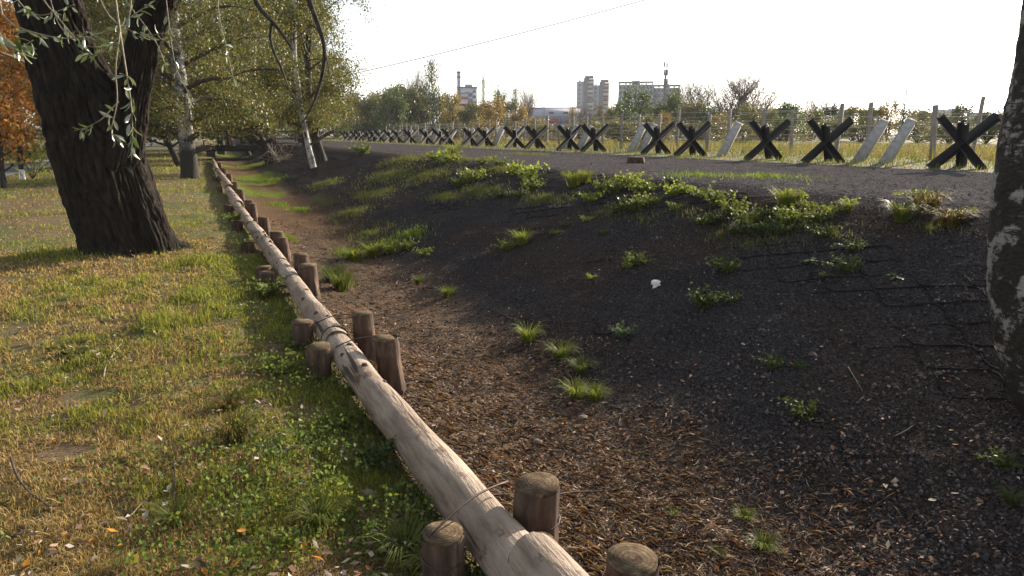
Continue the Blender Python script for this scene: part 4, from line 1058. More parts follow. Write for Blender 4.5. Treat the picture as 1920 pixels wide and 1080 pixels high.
LAWNW = [('rosette', 497, 515, 60, 'bright', 'bright lobed weed growing over the log by the paired lawn stakes'), ('rosette', 665, 735, 56, 'bright', 'lobed green weed standing against the long pale log'), ('rosette', 548, 640, 60, 'bright', 'bright lobed weed beside the near lawn-side joint stake'), ('leafy', 560, 655, 60, 'mid', 'leafy weed at the foot of the near lawn-side joint stake'), ('leafy', 500, 560, 70, 'mid', 'leafy weed clump between willow and log'), ('leafy', 520, 700, 80, 'mid', 'leafy weed clump left of the long pale log'), ('rosette', 505, 850, 90, 'blue', 'silvery broad-leaved weed in the near lawn'), ('rosette', 560, 830, 70, 'mid', 'green broad-leaved weed next to the silvery one'), ('rosette', 150, 665, 70, 'mid', 'broad-leaved plantain weed in the left lawn'), ('rosette', 115, 655, 50, 'mid', 'smaller plantain weed in the left lawn'), ('rosette', 145, 510, 40, 'bright', 'sunlit weed on the lawn near the willow shadow'), ('leafy', 640, 800, 80, 'mid', 'leafy weed mat in the shade of the long log'), ('leafy', 700, 880, 90, 'dull', 'shaded leafy weed right under the long log'), ('grass', 440, 830, 90, 'dry', 'straw-tipped grass tuft in the middle lawn'), ('grass', 760, 1040, 110, 'mid', 'green grass tuft left of the short grassy stake'), ('grass', 815, 1075, 100, 'bright', 'tall bright grass round the dandelions'), ('grass', 430, 770, 70, 'dry', 'dry grass tuft behind the straw-tipped one'), ('grass', 330, 980, 80, 'mid', 'green grass tuft low in the left lawn'), ('grass', 600, 985, 90, 'mid', 'long-bladed grass tuft in the near lawn'), ('leafy', 440, 420, 40, 'mid', 'leafy weed by the log behind the willow'), ('leafy', 460, 470, 40, 'bright', 'leafy weed by the log level with the willow foot')]
for kd, px, py, wd, c, lab in LAWNW:
    weed(kd, px, py, wd, c, lab, 'weeds in the lawn')
# dandelions
for px, py, lab in ((826, 1050, 'yellow dandelion beside the short grassy stake, upper one'), (818, 1068, 'yellow dandelion beside the short grassy stake, lower one'), (735, 830, 'yellow dandelion in front of the long pale log')):
    p = hit(px, py); root = empty('dandelion', (p[0], p[1], G(p[0], p[1])))
    mb = MB(); mb.tube([(0, 0, 0), (.004, 0, .04), (.008, .004, .075)], [.0018, .0015, .0015], 5, False); mb.build('stem', WM['mid'], root)
    mb = MB()
    for k in range(34):
        a = k * 2.4; r = .003 + .009 * (k / 34); mb.leaves([(math.cos(a) * r + .008, math.sin(a) * r + .004, .078 + .004 * rng.random())], .011, None, .5, 0, rng)
    mb.build('flower', M['dandelion'], root)
    tag(root, lab, 'flower', 'dandelions')

# ------------------------------------------------------------------ background scrub and trees
def bush_mesh(seed, kind):
    g = np.random.default_rng(seed); lm = MB(); bm = MB()
    if kind == 'dense':                       # unit height, unit width
        nl = 26; c = []
        for k in range(nl):
            a = g.uniform(0, 2 * PI); r = .36 * math.sqrt(g.random()); z = g.uniform(.12, .86); r *= math.sin(min(1, z * 1.25 + .15) * PI * .86) + .25
            q = np.array([math.cos(a) * r, math.sin(a) * r, z])
            bm.tube(np.array([(0, 0, 0), q * (.4, .4, .5), q]), [.012, .008, .003], 3, False)
            c.append(q + g.normal(0, 1, (150, 3)) * (.075, .075, .07))
        c = np.vstack(c); c[:, 2] = np.abs(c[:, 2]); sz = .045
    elif kind == 'birch':
        c = []
        bm.tube([(0, 0, 0), (.02, 0, .5), (0, 0, 1)], [.016, .010, .002], 5, False)
        for k in range(46):
            z = .2 + .8 * (k / 46); a = k * 2.4; L = .34 * (1.08 - z) ** .7 * g.uniform(.6, 1.2)
            S = bend((0, 0, z), (math.cos(a), math.sin(a), 1.1), L, 6, .25, .1, g); bm.tube(S, np.linspace(.005, .0015, 6), 3, False)
            c.append(S[g.integers(1, 6, 46)] + g.normal(0, .028, (46, 3)))
        c = np.vstack(c); sz = .03
    else:                                     # bare crown: fans of fine twigs
        for st in range(5):
            a0 = g.uniform(0, 2 * PI)
            T = bend((g.normal(0, .03), g.normal(0, .03), 0), (math.cos(a0) * .45, math.sin(a0) * .45, 1), .55, 7, -.12, .06, g); bm.tube(T, np.linspace(.010, .005, 7), 5, False)
            for k in range(17):
                q = int(g.integers(2, 7)); a = g.uniform(0, 2 * PI)
                S = bend(T[q], (math.cos(a) * .7, math.sin(a) * .7, 1), g.uniform(.25, .48), 7, -.05, .1, g); bm.tube(S, np.linspace(.0036, .0016, 7), 3, False)
                for j in range(20):
                    p = int(g.integers(2, 7)); a = g.uniform(0, 2 * PI)
                    W = bend(S[p], (math.cos(a) * .6, math.sin(a) * .6, .8), g.uniform(.08, .18), 4, .1, .15, g); bm.tube(W, np.linspace(.0013, .0006, 4), 3, False)
        c = g.normal(0, 1, (160, 3)) * (.22, .22, .16) + (0, 0, .72); sz = .012
    c = np.asarray(c); zs = np.percentile(c[:, 2], 98) if kind != 'bare' else 1.0
    ws = 2 * np.percentile(np.hypot(c[:, 0], c[:, 1]), 93) if kind != 'bare' else 1.0
    c = c / (ws, ws, zs); bm.V = [v / (ws, ws, zs) for v in bm.V]
    if kind == 'bare':
        A = np.vstack(bm.V); q = A[:, 2].max() * .97; w2 = 2 * np.percentile(np.hypot(A[:, 0], A[:, 1]), 92); bm.V = [v / (w2, w2, q) for v in bm.V]; c = c / (w2, w2, q)
    lm.leaves(c, sz * g.uniform(.5, 1.3, len(c)), g.uniform(.6, 1.35, (len(c), 1)) * np.array([[1, 1, 1]]), .75, .2, g)
    a, b = lm.me('foliage'), bm.me('stems')
    return a, b
BM = {k: [bush_mesh(200 + i + 10 * j, k) for i in range(3)] for j, k in enumerate(('dense', 'birch', 'bare'))}
FM = {n: mat_leaf('foliage_' + n, c, .3, .5, .25) for n, c in {'olive': (.125, .125, .035), 'yellow': (.235, .18, .05), 'orange': (.25, .17, .05), 'green': (.085, .12, .04), 'dark': (.045, .070, .040), 'tan': (.165, .155, .07), 'brown': (.11, .108, .05), 'pale': (.20, .16, .11), 'lime': (.20, .22, .04)}.items()}
def shrub(px, top, wpx, D, kind, c, label, z0=None, name=None):
    if px > 600: D = max(D, 25.5 / ray(px, 250)[0])
    A = at_depth(px, 250, D); zt = at_depth(px, top, D)[2]; zb = .75
    root = empty(name or {'dense': 'bush', 'birch': 'birch_sapling', 'bare': 'bare_tree'}[kind], (A[0], A[1], zb), random.uniform(0, 6))
    wd = wpx / F * D / (.9 if kind == 'dense' else .9 if kind == 'birch' else .82)
    root.scale = (wd, wd, (zt - zb) * (1.28 if kind == 'bare' else 1.08))
    f, st = BM[kind][random.randrange(3)]
    for me_, nm, m_ in ((st, 'stems', M['bare_bark'] if kind == 'bare' else M['twig']), (f, 'foliage', FM[c])):
        if not me_.materials: me_.materials.append(m_)
        o = bpy.data.objects.new(nm, me_); link(o, root)
        o.material_slots[0].link = 'OBJECT'; o.material_slots[0].material = m_
        o['kind'] = 'stuff'
    return tag(root, label, 'bush' if kind == 'dense' else 'tree', 'scrub beyond the fence')
SH = [(660, 205, 60, 85, 'dense', 'lime', 'yellow-green bush just right of the leafy birch mass'), (700, 196, 60, 95, 'dense', 'olive', 'olive round bush left of the dark scrub'), (630, 170, 110, 110, 'dense', 'green', 'green tree mass rising behind the slim birch'), (735, 176, 60, 105, 'dense', 'green', 'tall green bush before the low flat-roofed block'), (768, 172, 70, 110, 'dense', 'brown', 'grey-brown half bare bush below the flat roof'), (812, 128, 56, 118, 'birch', 'olive', 'tallest thin birch of the scrub, left of the chimney'), (790, 150, 40, 116, 'bare', 'brown', 'leafless sapling beside the tallest thin birch'), (803, 176, 52, 112, 'dense', 'dark', 'dark bush at the foot of the tallest thin birch'), (846, 186, 44, 100, 'dense', 'yellow', 'yellow bush left of the red and white sign'), (872, 210, 40, 90, 'dense', 'brown', 'rust-brown low bush under the red and white sign'), (893, 200, 48, 96, 'dense', 'olive', 'olive bush right of the red and white sign'), (922, 192, 50, 92, 'dense', 'orange', 'orange bush with a tall bare shoot behind'), (907, 156, 16, 130, 'birch', 'green', 'narrow tall poplar shoot above the orange bush'), (940, 178, 32, 125, 'dense', 'green', 'green tree left of the long store'), (966, 174, 30, 128, 'birch', 'dark', 'dark narrow tree at the left end of the store'), (986, 176, 34, 140, 'bare', 'pale', 'pale bare tree at the left end of the store'), (975, 205, 34, 84, 'dense', 'orange', 'orange birch bush in front of the store left end'), (1008, 228, 40, 78, 'dense', 'tan', 'low tan scrub before the store'), (1073, 206, 26, 86, 'birch', 'yellow', 'slim yellow birch before the store wall'), (1098, 205, 40, 90, 'bare', 'brown', 'leafless brown bush before the store gable'), (1123, 204, 34, 84, 'birch', 'yellow', 'bushy yellow birch below the twin towers'), (1150, 208, 34, 95, 'dense', 'tan', 'tan bush left of the round dark willow'), (1188, 177, 66, 90, 'dense', 'green', 'big round dark green willow before the long block'), (1178, 214, 44, 70, 'dense', 'dark', 'dark bluish bush under the round willow'), (1208, 222, 40, 72, 'dense', 'brown', 'brown low bush right under the round willow'), (1252, 186, 56, 88, 'dense', 'green', 'green bush right of the round willow'), (1268, 168, 34, 120, 'bare', 'brown', 'tall brown tree beside the mast'), (1243, 218, 30, 66, 'dense', 'orange', 'small orange bush among the fence posts'), (1300, 158, 66, 95, 'bare', 'pale', 'leftmost of the big bare trees right of the mast'), (1352, 152, 86, 98, 'bare', 'pale', 'middle one of the big bare trees'), (1422, 152, 88, 96, 'bare', 'pale', 'rightmost one of the big bare trees'), (1295, 200, 60, 84, 'dense', 'tan', 'tan bush under the leftmost bare tree'), (1330, 208, 46, 80, 'dense', 'dark', 'dark bush under the middle bare tree'), (1350, 220, 40, 66, 'dense', 'yellow', 'yellow bush under the middle bare tree'), (1405, 204, 50, 82, 'dense', 'olive', 'olive bush between the bare trees'), (1440, 210, 44, 80, 'dense', 'tan', 'tan scrub under the rightmost bare tree'), (1475, 199, 52, 62, 'dense', 'green', 'sparkling round green bush right of the bare trees'), (1524, 182, 64, 90, 'bare', 'pale', 'thin pink-grey bare tree behind the fence posts'), (1552, 204, 36, 86, 'dense', 'dark', 'dark bush right behind the thin bare tree'), (1520, 214, 50, 76, 'dense', 'olive', 'olive scrub at the foot of the thin bare tree'), (1600, 206, 60, 74, 'dense', 'tan', 'tan scrub right of the tall near post'), (1638, 206, 46, 70, 'dense', 'olive', 'olive scrub behind the leaning obstacles'), (1664, 192, 30, 68, 'dense', 'orange', 'pointed orange bush behind the left leaning obstacle'), (1690, 178, 26, 44, 'birch', 'dark', 'dark-leaved sapling standing between the two near obstacles'), (1740, 212, 60, 90, 'dense', 'tan', 'tan scrub left of the largest hedgehog'), (1800, 203, 50, 100, 'dense', 'brown', 'brown bush above the largest hedgehog'), (1845, 214, 40, 95, 'dense', 'dark', 'dark bush right of the largest hedgehog'), (1880, 190, 46, 40, 'bare', 'brown', 'brown bare shrub half behind the old birch'), (1940, 200, 70, 60, 'dense', 'olive', 'olive bush behind the old birch trunk')]
for e in SH: shrub(*e)
LEFT = [(395, 222, 90, 92, 'olive'), (445, 226, 90, 96, 'brown'), (500, 230, 90, 90, 'olive'), (548, 228, 80, 98, 'tan'), (590, 224, 80, 104, 'olive'), (350, 224, 80, 110, 'green'), (300, 226, 90, 104, 'olive'), (250, 226, 90, 112, 'green'), (20, 240, 120, 70, 'green'), (90, 244, 110, 76, 'green')]
for k, (px, top, wd, D, c) in enumerate(LEFT):
    shrub(px, top, wd, D, 'dense', c, f'{c} bush closing the view under the trees, {ORD[k]} of that belt')
FILL = [(650, 196, 80, 'olive'), (682, 182, 70, 'brown'), (716, 184, 60, 'tan'), (752, 178, 60, 'olive'), (785, 184, 56, 'brown'), (826, 186, 50, 'green'), (858, 212, 40, 'olive'), (905, 204, 50, 'olive'), (950, 196, 46, 'brown'), (1000, 226, 50, 'yellow'), (1140, 214, 50, 'brown'), (1165, 205, 46, 'tan'), (1222, 205, 56, 'olive'), (1275, 202, 50, 'olive'), (1312, 206, 56, 'brown'), (1372, 210, 60, 'olive'), (1420, 214, 60, 'tan'), (1455, 210, 50, 'brown'), (1500, 214, 46, 'green'), (1575, 212, 50, 'olive'), (1700, 210, 60, 'tan'), (1770, 216, 60, 'olive'), (1860, 216, 60, 'brown')]
for k, (px, top, wd, c) in enumerate(FILL):
    shrub(px, top, wd * 1.15, 108 + (k * 37) % 22, 'dense', c, f'{c} bush filling the far scrub belt, {ORD[k]} from the left')
for k in range(16):                           # low scrub along the back of the meadow
    px = 690 + k * 78 + random.uniform(-20, 20)
    shrub(px, 234 + random.uniform(-5, 4), random.uniform(60, 110), random.uniform(44, 66), 'dense', random.choice(['tan', 'brown', 'olive', 'tan', 'yellow']), f'low weedy scrub behind the wire, {ORD[k]} clump from the left')

# ------------------------------------------------------------------ buildings
def flat_mat(name, c, rough=.8, sc_=1.5):
    return mat_noise(name, tuple(k * .88 for k in c), tuple(min(1, k * 1.08) for k in c), sc_, rough=rough, bstr=0)
BMAT = {'grey': flat_mat('panel_grey', (.29, .30, .33)), 'dgrey': flat_mat('panel_dark', (.12, .12, .13)), 'pink': flat_mat('balcony_pink', (.46, .30, .29)), 'mint': flat_mat('balcony_mint', (.36, .48, .42)), 'white': flat_mat('panel_white', (.50, .50, .53)), 'red': flat_mat('panel_red', (.33, .06, .07)), 'blue': flat_mat('panel_blue', (.08, .12, .26)), 'teal': flat_mat('roof_teal', (.10, .20, .24)), 'glass': flat_mat('window_glass', (.11, .115, .13), .25), 'lilac': flat_mat('roof_lilac', (.36, .36, .43)), 'rust': flat_mat('chimney_band', (.35, .12, .09)), 'tan': flat_mat('panel_tan', (.42, .36, .30)), 'steel': flat_mat('mast_steel', (.05, .05, .055))}
def frame_at(px, D, name, rot=0.0):
    A = at_depth(px, 250, D)
    az = math.atan2(FW[0] * 1.0 + RT[0] * (px - 960) / F, FW[1] + RT[1] * (px - 960) / F)
    return empty(name, (A[0], A[1], .7), -az + rot)
def W(wpx, D): return wpx / F * D
def Z(py, D, px=960): return at_depth(px, py, D)[2] - .7
def bpart(root, name, a, b, m, parent=None):
    o = MB().box(a, b).build(name, BMAT[m]); o.parent = parent or root
    return o
win_me = MB().box((-.5, -.06, 0), (.5, 0.02, 1)).me('window'); win_me.materials.append(BMAT['glass'])
def windows(wall, xs, zs, w_, h_, y=0.0):
    for z in zs:
        for x in xs:
            o = bpy.data.objects.new('window', win_me); o.scale = (w_, 1, h_); o.location = (x, y, z); link(o, wall)
# twin towers with balcony stacks
for px, wl, wb, tl, tb, lab in ((1088, 17, 14, 154, 150, 'left and taller of the twin towers with a pink and mint balcony stack'), (1118, 15, 13, 161, 157, 'right and lower of the twin towers with a red and pink balcony stack')):
    D = 460; r = frame_at(px, D, 'apartment_tower', -.12)
    x0 = -W(wl, D) / 2; x1 = W(wl, D) / 2; x2 = x1 + W(wb, D); zt = Z(tl, D, px); zb_ = Z(tb, D, px)
    wall = bpart(r, 'wall', (x0, 0, -3), (x1, 12, zt), 'grey')
    bpart(r, 'stair_core', (x1 - 1.4, -.5, -3), (x1 + 1.2, 11, zb_ + .6), 'dgrey')
    bay = bpart(r, 'balcony_bay', (x1 + 1.21, .4, -3), (x2, 12, zb_), 'white')
    fl = 13; fh = zb_ / fl
    for k in range(fl):
        z = k * fh
        pb = bpart(r, 'balcony', (x1 + 1.25, -.9, z), (x2 + .2, .39, z + fh * .42), ['pink', 'pink', 'mint', 'white', 'dgrey'][(k * 7 + (px % 5)) % 5] if px < 1100 else ['pink', 'red', 'white', 'pink'][k % 4])
        windows(bay, [(x1 + 1.2 + x2) / 2], [z + fh * .48], (x2 - x1 - 1.6), fh * .4, .38)
    windows(wall, [x0 + .32 * (x1 - x0)], [k * fh + fh * .4 for k in range(fl)], .9, fh * .4, -.01)
    bpart(r, 'roof_house', (x1 - 1, 2, zb_ + .61), (x2 - .6, 7, zb_ + 2.2), 'dgrey')
    tag(r, lab, 'building')
# long block in two sections with an open roof gallery
for px0, px1, tp, lab in ((1157, 1221, 154, 'taller left section of the long grey panel block with open roof gallery'), (1221.5, 1270, 160, 'lower right section of the long grey panel block behind the mast')):
    D = 390; px = (px0 + px1) / 2; r = frame_at(px, D, 'panel_block')
    hw = W(px1 - px0, D) / 2; zt = Z(tp, D, px); zr = zt - 1.7
    wall = bpart(r, 'wall', (-hw, 0, -3), (hw, 13, zr), 'grey')
    bpart(r, 'roof_slab', (-hw, .2, zt - .35), (hw, 13, zt), 'grey')
    for x in np.linspace(-hw + .4, hw - .4, 6): bpart(r, 'pier', (x - .4, .3, zr), (x + .4, 1.0, zt - .35), 'grey')
    bpart(r, 'lift_house', (-hw * .25, 4, zr), (hw * .2, 8, zt + .6), 'dgrey')
    fl = 9; fh = zr / fl; nx = 9 if hw > 9 else 7
    xs = np.linspace(-hw + 1.2, hw - 1.2, nx)
    windows(wall, xs, [k * fh + fh * .3 for k in range(fl)], 1.15, fh * .5, -.01)
    for x in np.linspace(-hw, hw, nx + 1)[1:-1]: bpart(r, 'panel_joint', (x - .06, -.05, -2), (x + .06, -.002, zr - .2), 'dgrey', wall)
    tag(r, lab, 'building')
# telecom mast
D = 380; r = frame_at(1243, D, 'telecom_mast'); zt = Z(116, D, 1243)
MB().tube([(0, 0, -2), (0, 0, zt * .55), (0, 0, zt * .8), (0, 0, zt)], [1.2, .8, .5, .22], 8).build('pole', BMAT['steel'], r)
for k, (z, a) in enumerate([(.72, 0), (.72, 2.1), (.72, 4.2), (.84, .6), (.84, 2.7), (.84, 4.8), (.94, .3), (.94, 3.4), (.62, 1.0), (.64, 4.0)]):
    c = np.array([math.cos(a) * 1.0, math.sin(a) * 1.0, zt * z])
    an = MB().box(c - (.4, .4, 1.5), c + (.4, .4, 1.5)).build('antenna', BMAT['steel'], r)
    MB().tube([c, (0, 0, zt * z)], .08, 4).build('bracket', BMAT['steel'], an)
MB().tube([(0, 0, zt * .66), (0, 0, zt * .67)], [1.5, 1.5], 10).build('platform', BMAT['steel'], r)
tag(r, 'tall telecom mast with antennas rising before the long panel block', 'mast')
# chimney house
D = 330; r = frame_at(877, D, 'panel_building'); hw = W(36, D) / 2; zt = Z(166, D, 877)
wall = bpart(r, 'wall', (-hw, 0, -3), (hw, 10, zt), 'white')
bpart(r, 'grey_bay', (-hw - .02, -.3, -3), (-hw * .72, 9, zt - .3), 'dgrey')
bpart(r, 'blue_balconies', (.5, -.6, 0), (hw * .55, -.01, zt - 1.6), 'blue')
for k in range(5):
    z = zt - 2.4 - k * 2.6
    bpart(r, 'balcony', (-hw * .7, -.8, z), (.2, -.02, z + 1.0), 'red' if k % 2 else 'white')
    bpart(r, 'balcony', (.6, -.9, z), (hw * .5, -.61, z + .9), 'white')
    windows(wall, [hw * .75], [z + .2], 1.2, 1.3, -.01)
bpart(r, 'roof_edge', (-hw - .3, -.4, zt), (hw + .3, 10, zt + .5), 'dgrey')
bpart(r, 'roof_hut', (-1, 3, zt + .5), (2.5, 6, zt + 1.8), 'grey')
tag(r, 'small white panel building with red and blue balconies below the chimney', 'building')
D = 335; r = frame_at(862, D, 'chimney'); zt = Z(136, D, 862)
MB().tube([(0, 0, -2), (0, 0, zt)], [1.1, .8], 12).build('shaft', BMAT['grey'], r, True)
for z in (.90, .97): MB().tube([(0, 0, zt * z), (0, 0, zt * z + .9)], [.95, .95], 12).build('band', BMAT['dgrey'], r)
tag(r, 'thin banded factory chimney behind the white panel building', 'chimney')
# low flat block
D = 300; r = frame_at(765, D, 'flat_block'); hw = W(66, D) / 2; zt = Z(168, D, 765)
wall = bpart(r, 'wall', (-hw, 0, -3), (hw, 12, zt - .6), 'grey'); bpart(r, 'roof', (-hw - .3, -.3, zt - .6), (hw + .3, 12.3, zt), 'teal')
bpart(r, 'roof_hut', (-3.2, 3, zt), (-.6, 6, zt + 1.2), 'lilac'); bpart(r, 'roof_hut', (1.4, 3, zt), (2.4, 5, zt + 1.5), 'lilac')
windows(wall, np.linspace(-hw + 1, hw - 1, 9), [zt - 2.8, zt - 5.8], 1.3, 1.5, -.01)
tag(r, 'long block with a teal flat roof peeping over the scrub at left', 'building')
# store with lilac roof and coloured fascia
D = 210; r = frame_at(1032, D, 'store'); hw = W(108, D) / 2; zt = Z(202, D, 1032); ze = Z(219, D, 1032)
wall = bpart(r, 'wall', (-hw, 0, -2), (hw, 16, ze), 'lilac')
rf = MB().add([(-hw - .3, -.6, ze), (hw + .3, -.6, ze), (hw + .3, 6, zt), (-hw - .3, 6, zt), (-hw - .3, 16, ze), (hw + .3, 16, ze)], [(0, 1, 2, 3), (3, 2, 5, 4), (0, 4, 5, 1)], [(0, 3, 4), (1, 5, 2)]).build('roof', BMAT['lilac'], r)
bpart(r, 'ridge', (-hw - .3, 5.8, zt), (hw + .3, 6.3, zt + .25), 'dgrey', rf)
zf = Z(229, D, 1032)
for a, b, c in ((-.62, -.36, 'red'), (-.34, -.1, 'blue'), (-.08, .3, 'red'), (.32, .5, 'blue'), (.52, .62, 'red')):
    bpart(r, 'sign_panel', (hw * a, -.35, zf - .4), (hw * b, -.02, ze - .5), c)
for a, b in ((-.5, -.3), (-.2, 0), (.1, .3), (.62, .8)): bpart(r, 'shop_window', (hw * a, -.12, .3), (hw * b, -.01, zf - .7), 'glass')
bpart(r, 'blue_entrance', (-hw * .58, -.5, 0), (-hw * .36, -.36, zf - .45), 'blue')
for x in (-.05, .45): bpart(r, 'roof_vent', (hw * x, 1.2, ze + .9), (hw * x + 1.3, 2.4, ze + 1.5), 'dgrey', rf)
gb = MB().add([(hw + .32, -1.5, -2), (hw + 9, -1.5, -2), (hw + 9, -1.5, ze - .4), (hw + 6.2, -1.5, zt + .1), (hw + .32, -1.5, ze - .4), (hw + .32, 12, -2), (hw + 9, 12, -2), (hw + 9, 12, ze - .4), (hw + 6.2, 12, zt + .1), (hw + .32, 12, ze - .4)],
    [(0, 1, 2, 4), (5, 9, 7, 6), (0, 4, 9, 5), (1, 6, 7, 2), (2, 7, 8, 3), (3, 8, 9, 4)], [(4, 2, 3), (9, 8, 7)]).build('gable_wing', BMAT['white'], r)
tag(r, 'long low store with a lilac roof and red and blue sign panels', 'store')
# red and white sign
D = 150; r = frame_at(872, D, 'roadside_sign'); hw = W(34, D) / 2; z1 = Z(195, D, 872); z0 = Z(207, D, 872); zm = Z(200, D, 872)
bpart(r, 'red_panel', (-hw, 0, zm), (hw, .5, z1), 'red'); bpart(r, 'white_panel', (-hw, 0.01, z0), (hw, .49, zm - .01), 'white')
for x in (-.6, .6): bpart(r, 'post', (hw * x - .12, .2, -1), (hw * x + .12, .4, z0), 'dgrey')
tag(r, 'red and white roadside sign board rising from the scrub', 'sign')
# lamp post by the store
D = 120; r = frame_at(1020, D, 'lamp_post'); zt = Z(201, D, 1020)
MB().tube([(0, 0, -1), (0, 0, zt)], [.08, .05], 6).build('pole', BMAT['steel'], r)
MB().tube([(0, 0, zt - .1), (-.6, 0, zt + .1), (-.9, 0, zt + .1)], [.035, .03, .06], 6).build('lamp_head', BMAT['white'], r)
tag(r, 'thin lamp post in front of the store', 'lamp post')
# far houses on the right horizon
for k, (px, top, wd, m, lab) in enumerate([(1578, 207, 22, 'tan', 'distant tan block behind the tall near post'), (1735, 212, 34, 'tan', 'distant tan block left of the largest hedgehog'), (1775, 206, 34, 'white', 'distant pale block straight above the largest hedgehog'), (1830, 213, 30, 'grey', 'distant grey block right of the largest hedgehog'), (1628, 208, 30, 'grey', 'distant grey block behind the left leaning obstacle'), (1465, 205, 30, 'tan', 'distant tan block behind the sparkling bush')]):
    D = 560; r = frame_at(px, D, 'distant_block', .15); hw = W(wd, D) / 2; zt = Z(top, D, px)
    wall = bpart(r, 'wall', (-hw, 0, -3), (hw, 12, zt), m); bpart(r, 'roof', (-hw - .3, -.3, zt), (hw + .3, 12.3, zt + .6), 'dgrey')
    windows(wall, np.linspace(-hw + 1.5, hw - 1.5, 6), [zt - 2.6 - 3 * k_ for k_ in range(4)], 1.3, 1.5, -.01)
    tag(r, lab, 'building', 'distant blocks')

# ------------------------------------------------------------------ footbridge, pipe, cable, barrier
YB = 56.0; xa, xb = float(logx(YB)) - .6, 8.2
root = empty('footbridge', ((xa + xb) / 2, YB, .0))
c = (xa + xb) / 2; hw = (xb - xa) / 2
MB().box((-hw, -.8, .62), (hw, .8, .74)).build('deck', M['darkbark'], root)
for y in (-.7, .7): MB().box((-hw, y - .09, .28), (hw, y + .09, .615)).build('girder', M['steel'], root)
for s_ in (-.72, .72):
    for x in np.linspace(-hw + .2, hw - .2, 6): MB().box((x - .04, s_ - .04, .74), (x + .04, s_ + .04, 1.75)).build('rail_post', M['steel'], root)
    for z in (1.7, 1.2): MB().box((-hw, s_ - .03, z), (hw, s_ + .03, z + .06)).build('handrail', M['steel'], root)
for x in (-hw + .3, hw - .9): MB().box((x, -.9, -1.0), (x + .6, .9, .27)).build('abutment', M['darkbark'], root)
tag(root, 'dark footbridge with railings crossing the far end of the ditch', 'bridge')
mb = MB(); mb.tube([(xa - .2, 47, -.05), (3.0, 47.1, -.02), (5.6, 47.2, .05)], .09, 8)
tag(mb.build('fallen_pole', M['darkbark'], None, True), 'dark pole lying across the ditch before the footbridge', 'pole')
for px, py, wd, lab in ((424, 260, 24, 'red barrier board seen beyond the footbridge, left one'), (464, 258, 16, 'orange barrier board seen beyond the footbridge, right one')):
    D = 78; r = frame_at(px, D, 'barrier_board'); hw = W(wd, D) / 2; zc = Z(py, D, px)
    bpart(r, 'board', (-hw, 0, zc - .3), (hw, .08, zc + .45), 'red' if px < 450 else 'rust')
    for x in (-.8, .8): bpart(r, 'foot', (hw * x - .05, .01, -.2), (hw * x + .05, .07, zc - .3), 'dgrey')
    tag(r, lab, 'barrier')
A, B = at_depth(560, 160, 48), at_depth(1420, -60, 30)
t = np.linspace(0, 1, 24)[:, None]; P = A * (1 - t) + B * t; P[:, 2] -= .25 * 4 * t[:, 0] * (1 - t[:, 0])
mb = MB(); mb.tube(P, .022, 5)
tag(mb.build('overhead_cable', M['plastic'], None, True), 'thin overhead cable rising to the right across the white sky', 'cable')

# ------------------------------------------------------------------ small things on the ground
def lump(name, px, py, size, m, label, cat, flat=.5, seed=1, at=None):
    g = np.random.default_rng(seed); p = hit(px, py)
    th, ph = np.meshgrid(np.arange(10) * 2 * PI / 10, np.linspace(0, PI, 7)); 
    r = size * ((.35 + 1.1 * g.random(th.shape)) if name == 'scrap' else (.8 + .45 * g.random(th.shape))); r[0] = r[0].mean(); r[-1] = r[-1].mean()
    V = np.stack([r * np.sin(ph) * np.cos(th) * 1.3, r * np.sin(ph) * np.sin(th), r * np.cos(ph) * flat], -1).reshape(-1, 3)
    i = np.arange(6)[:, None] * 10; j = np.arange(10)[None]; k = (j + 1) % 10
    Q = np.stack([i + j, i + 10 + j, i + 10 + k, i + k], -1).reshape(-1, 4)
    o = MB().add(V, Q).build(name, M[m], None, False, (p[0], p[1], G(p[0], p[1]) + size * flat * .55), (0, 0, g.uniform(0, 6)))
    return tag(o, label, cat)
lump('stone', 1092, 787, .032, 'clod', 'brown stone at the edge of the shade on the ditch floor', 'stone', .55, 3)
lump('stone', 1008, 832, .030, 'clod', 'brown stone with a yellow leaf on the lit ditch floor', 'stone', .5, 4)
lump('stone', 940, 775, .022, 'clod', 'small grey-brown stone between log and lit stones', 'stone', .5, 5)
lump('stone', 1376, 428, .05, 'clod', 'round pinkish stone among the crest weeds', 'stone', .8, 6)
lump('stone', 690, 935, .035, 'clod', 'brown stone in the weeds left of the long log', 'stone', .6, 7)
lump('scrap', 1230, 538, .040, 'scrap', 'crumpled white scrap lying on the dark slope', 'litter', 1.1, 9)
lump('scrap', 1447, 402, .03, 'scrap', 'small pale plastic scrap under the bright crest tuft', 'litter', .6, 10)
# bark block by the hedgehogs
p = hit(1192, 306)
mb = MB(); mb.tube([(0, 0, 0), (0, 0, .09), (0, 0, .17)], [.21, .20, .19], 18, True, None, lathe_wob(.06, 3, 1)); 
tag(mb.build('tree_stump', M['knot'], None, False, (p[0], p[1], G(p[0], p[1]) - .02)), 'low dark stump on the gravel before the fourth hedgehog', 'stump')
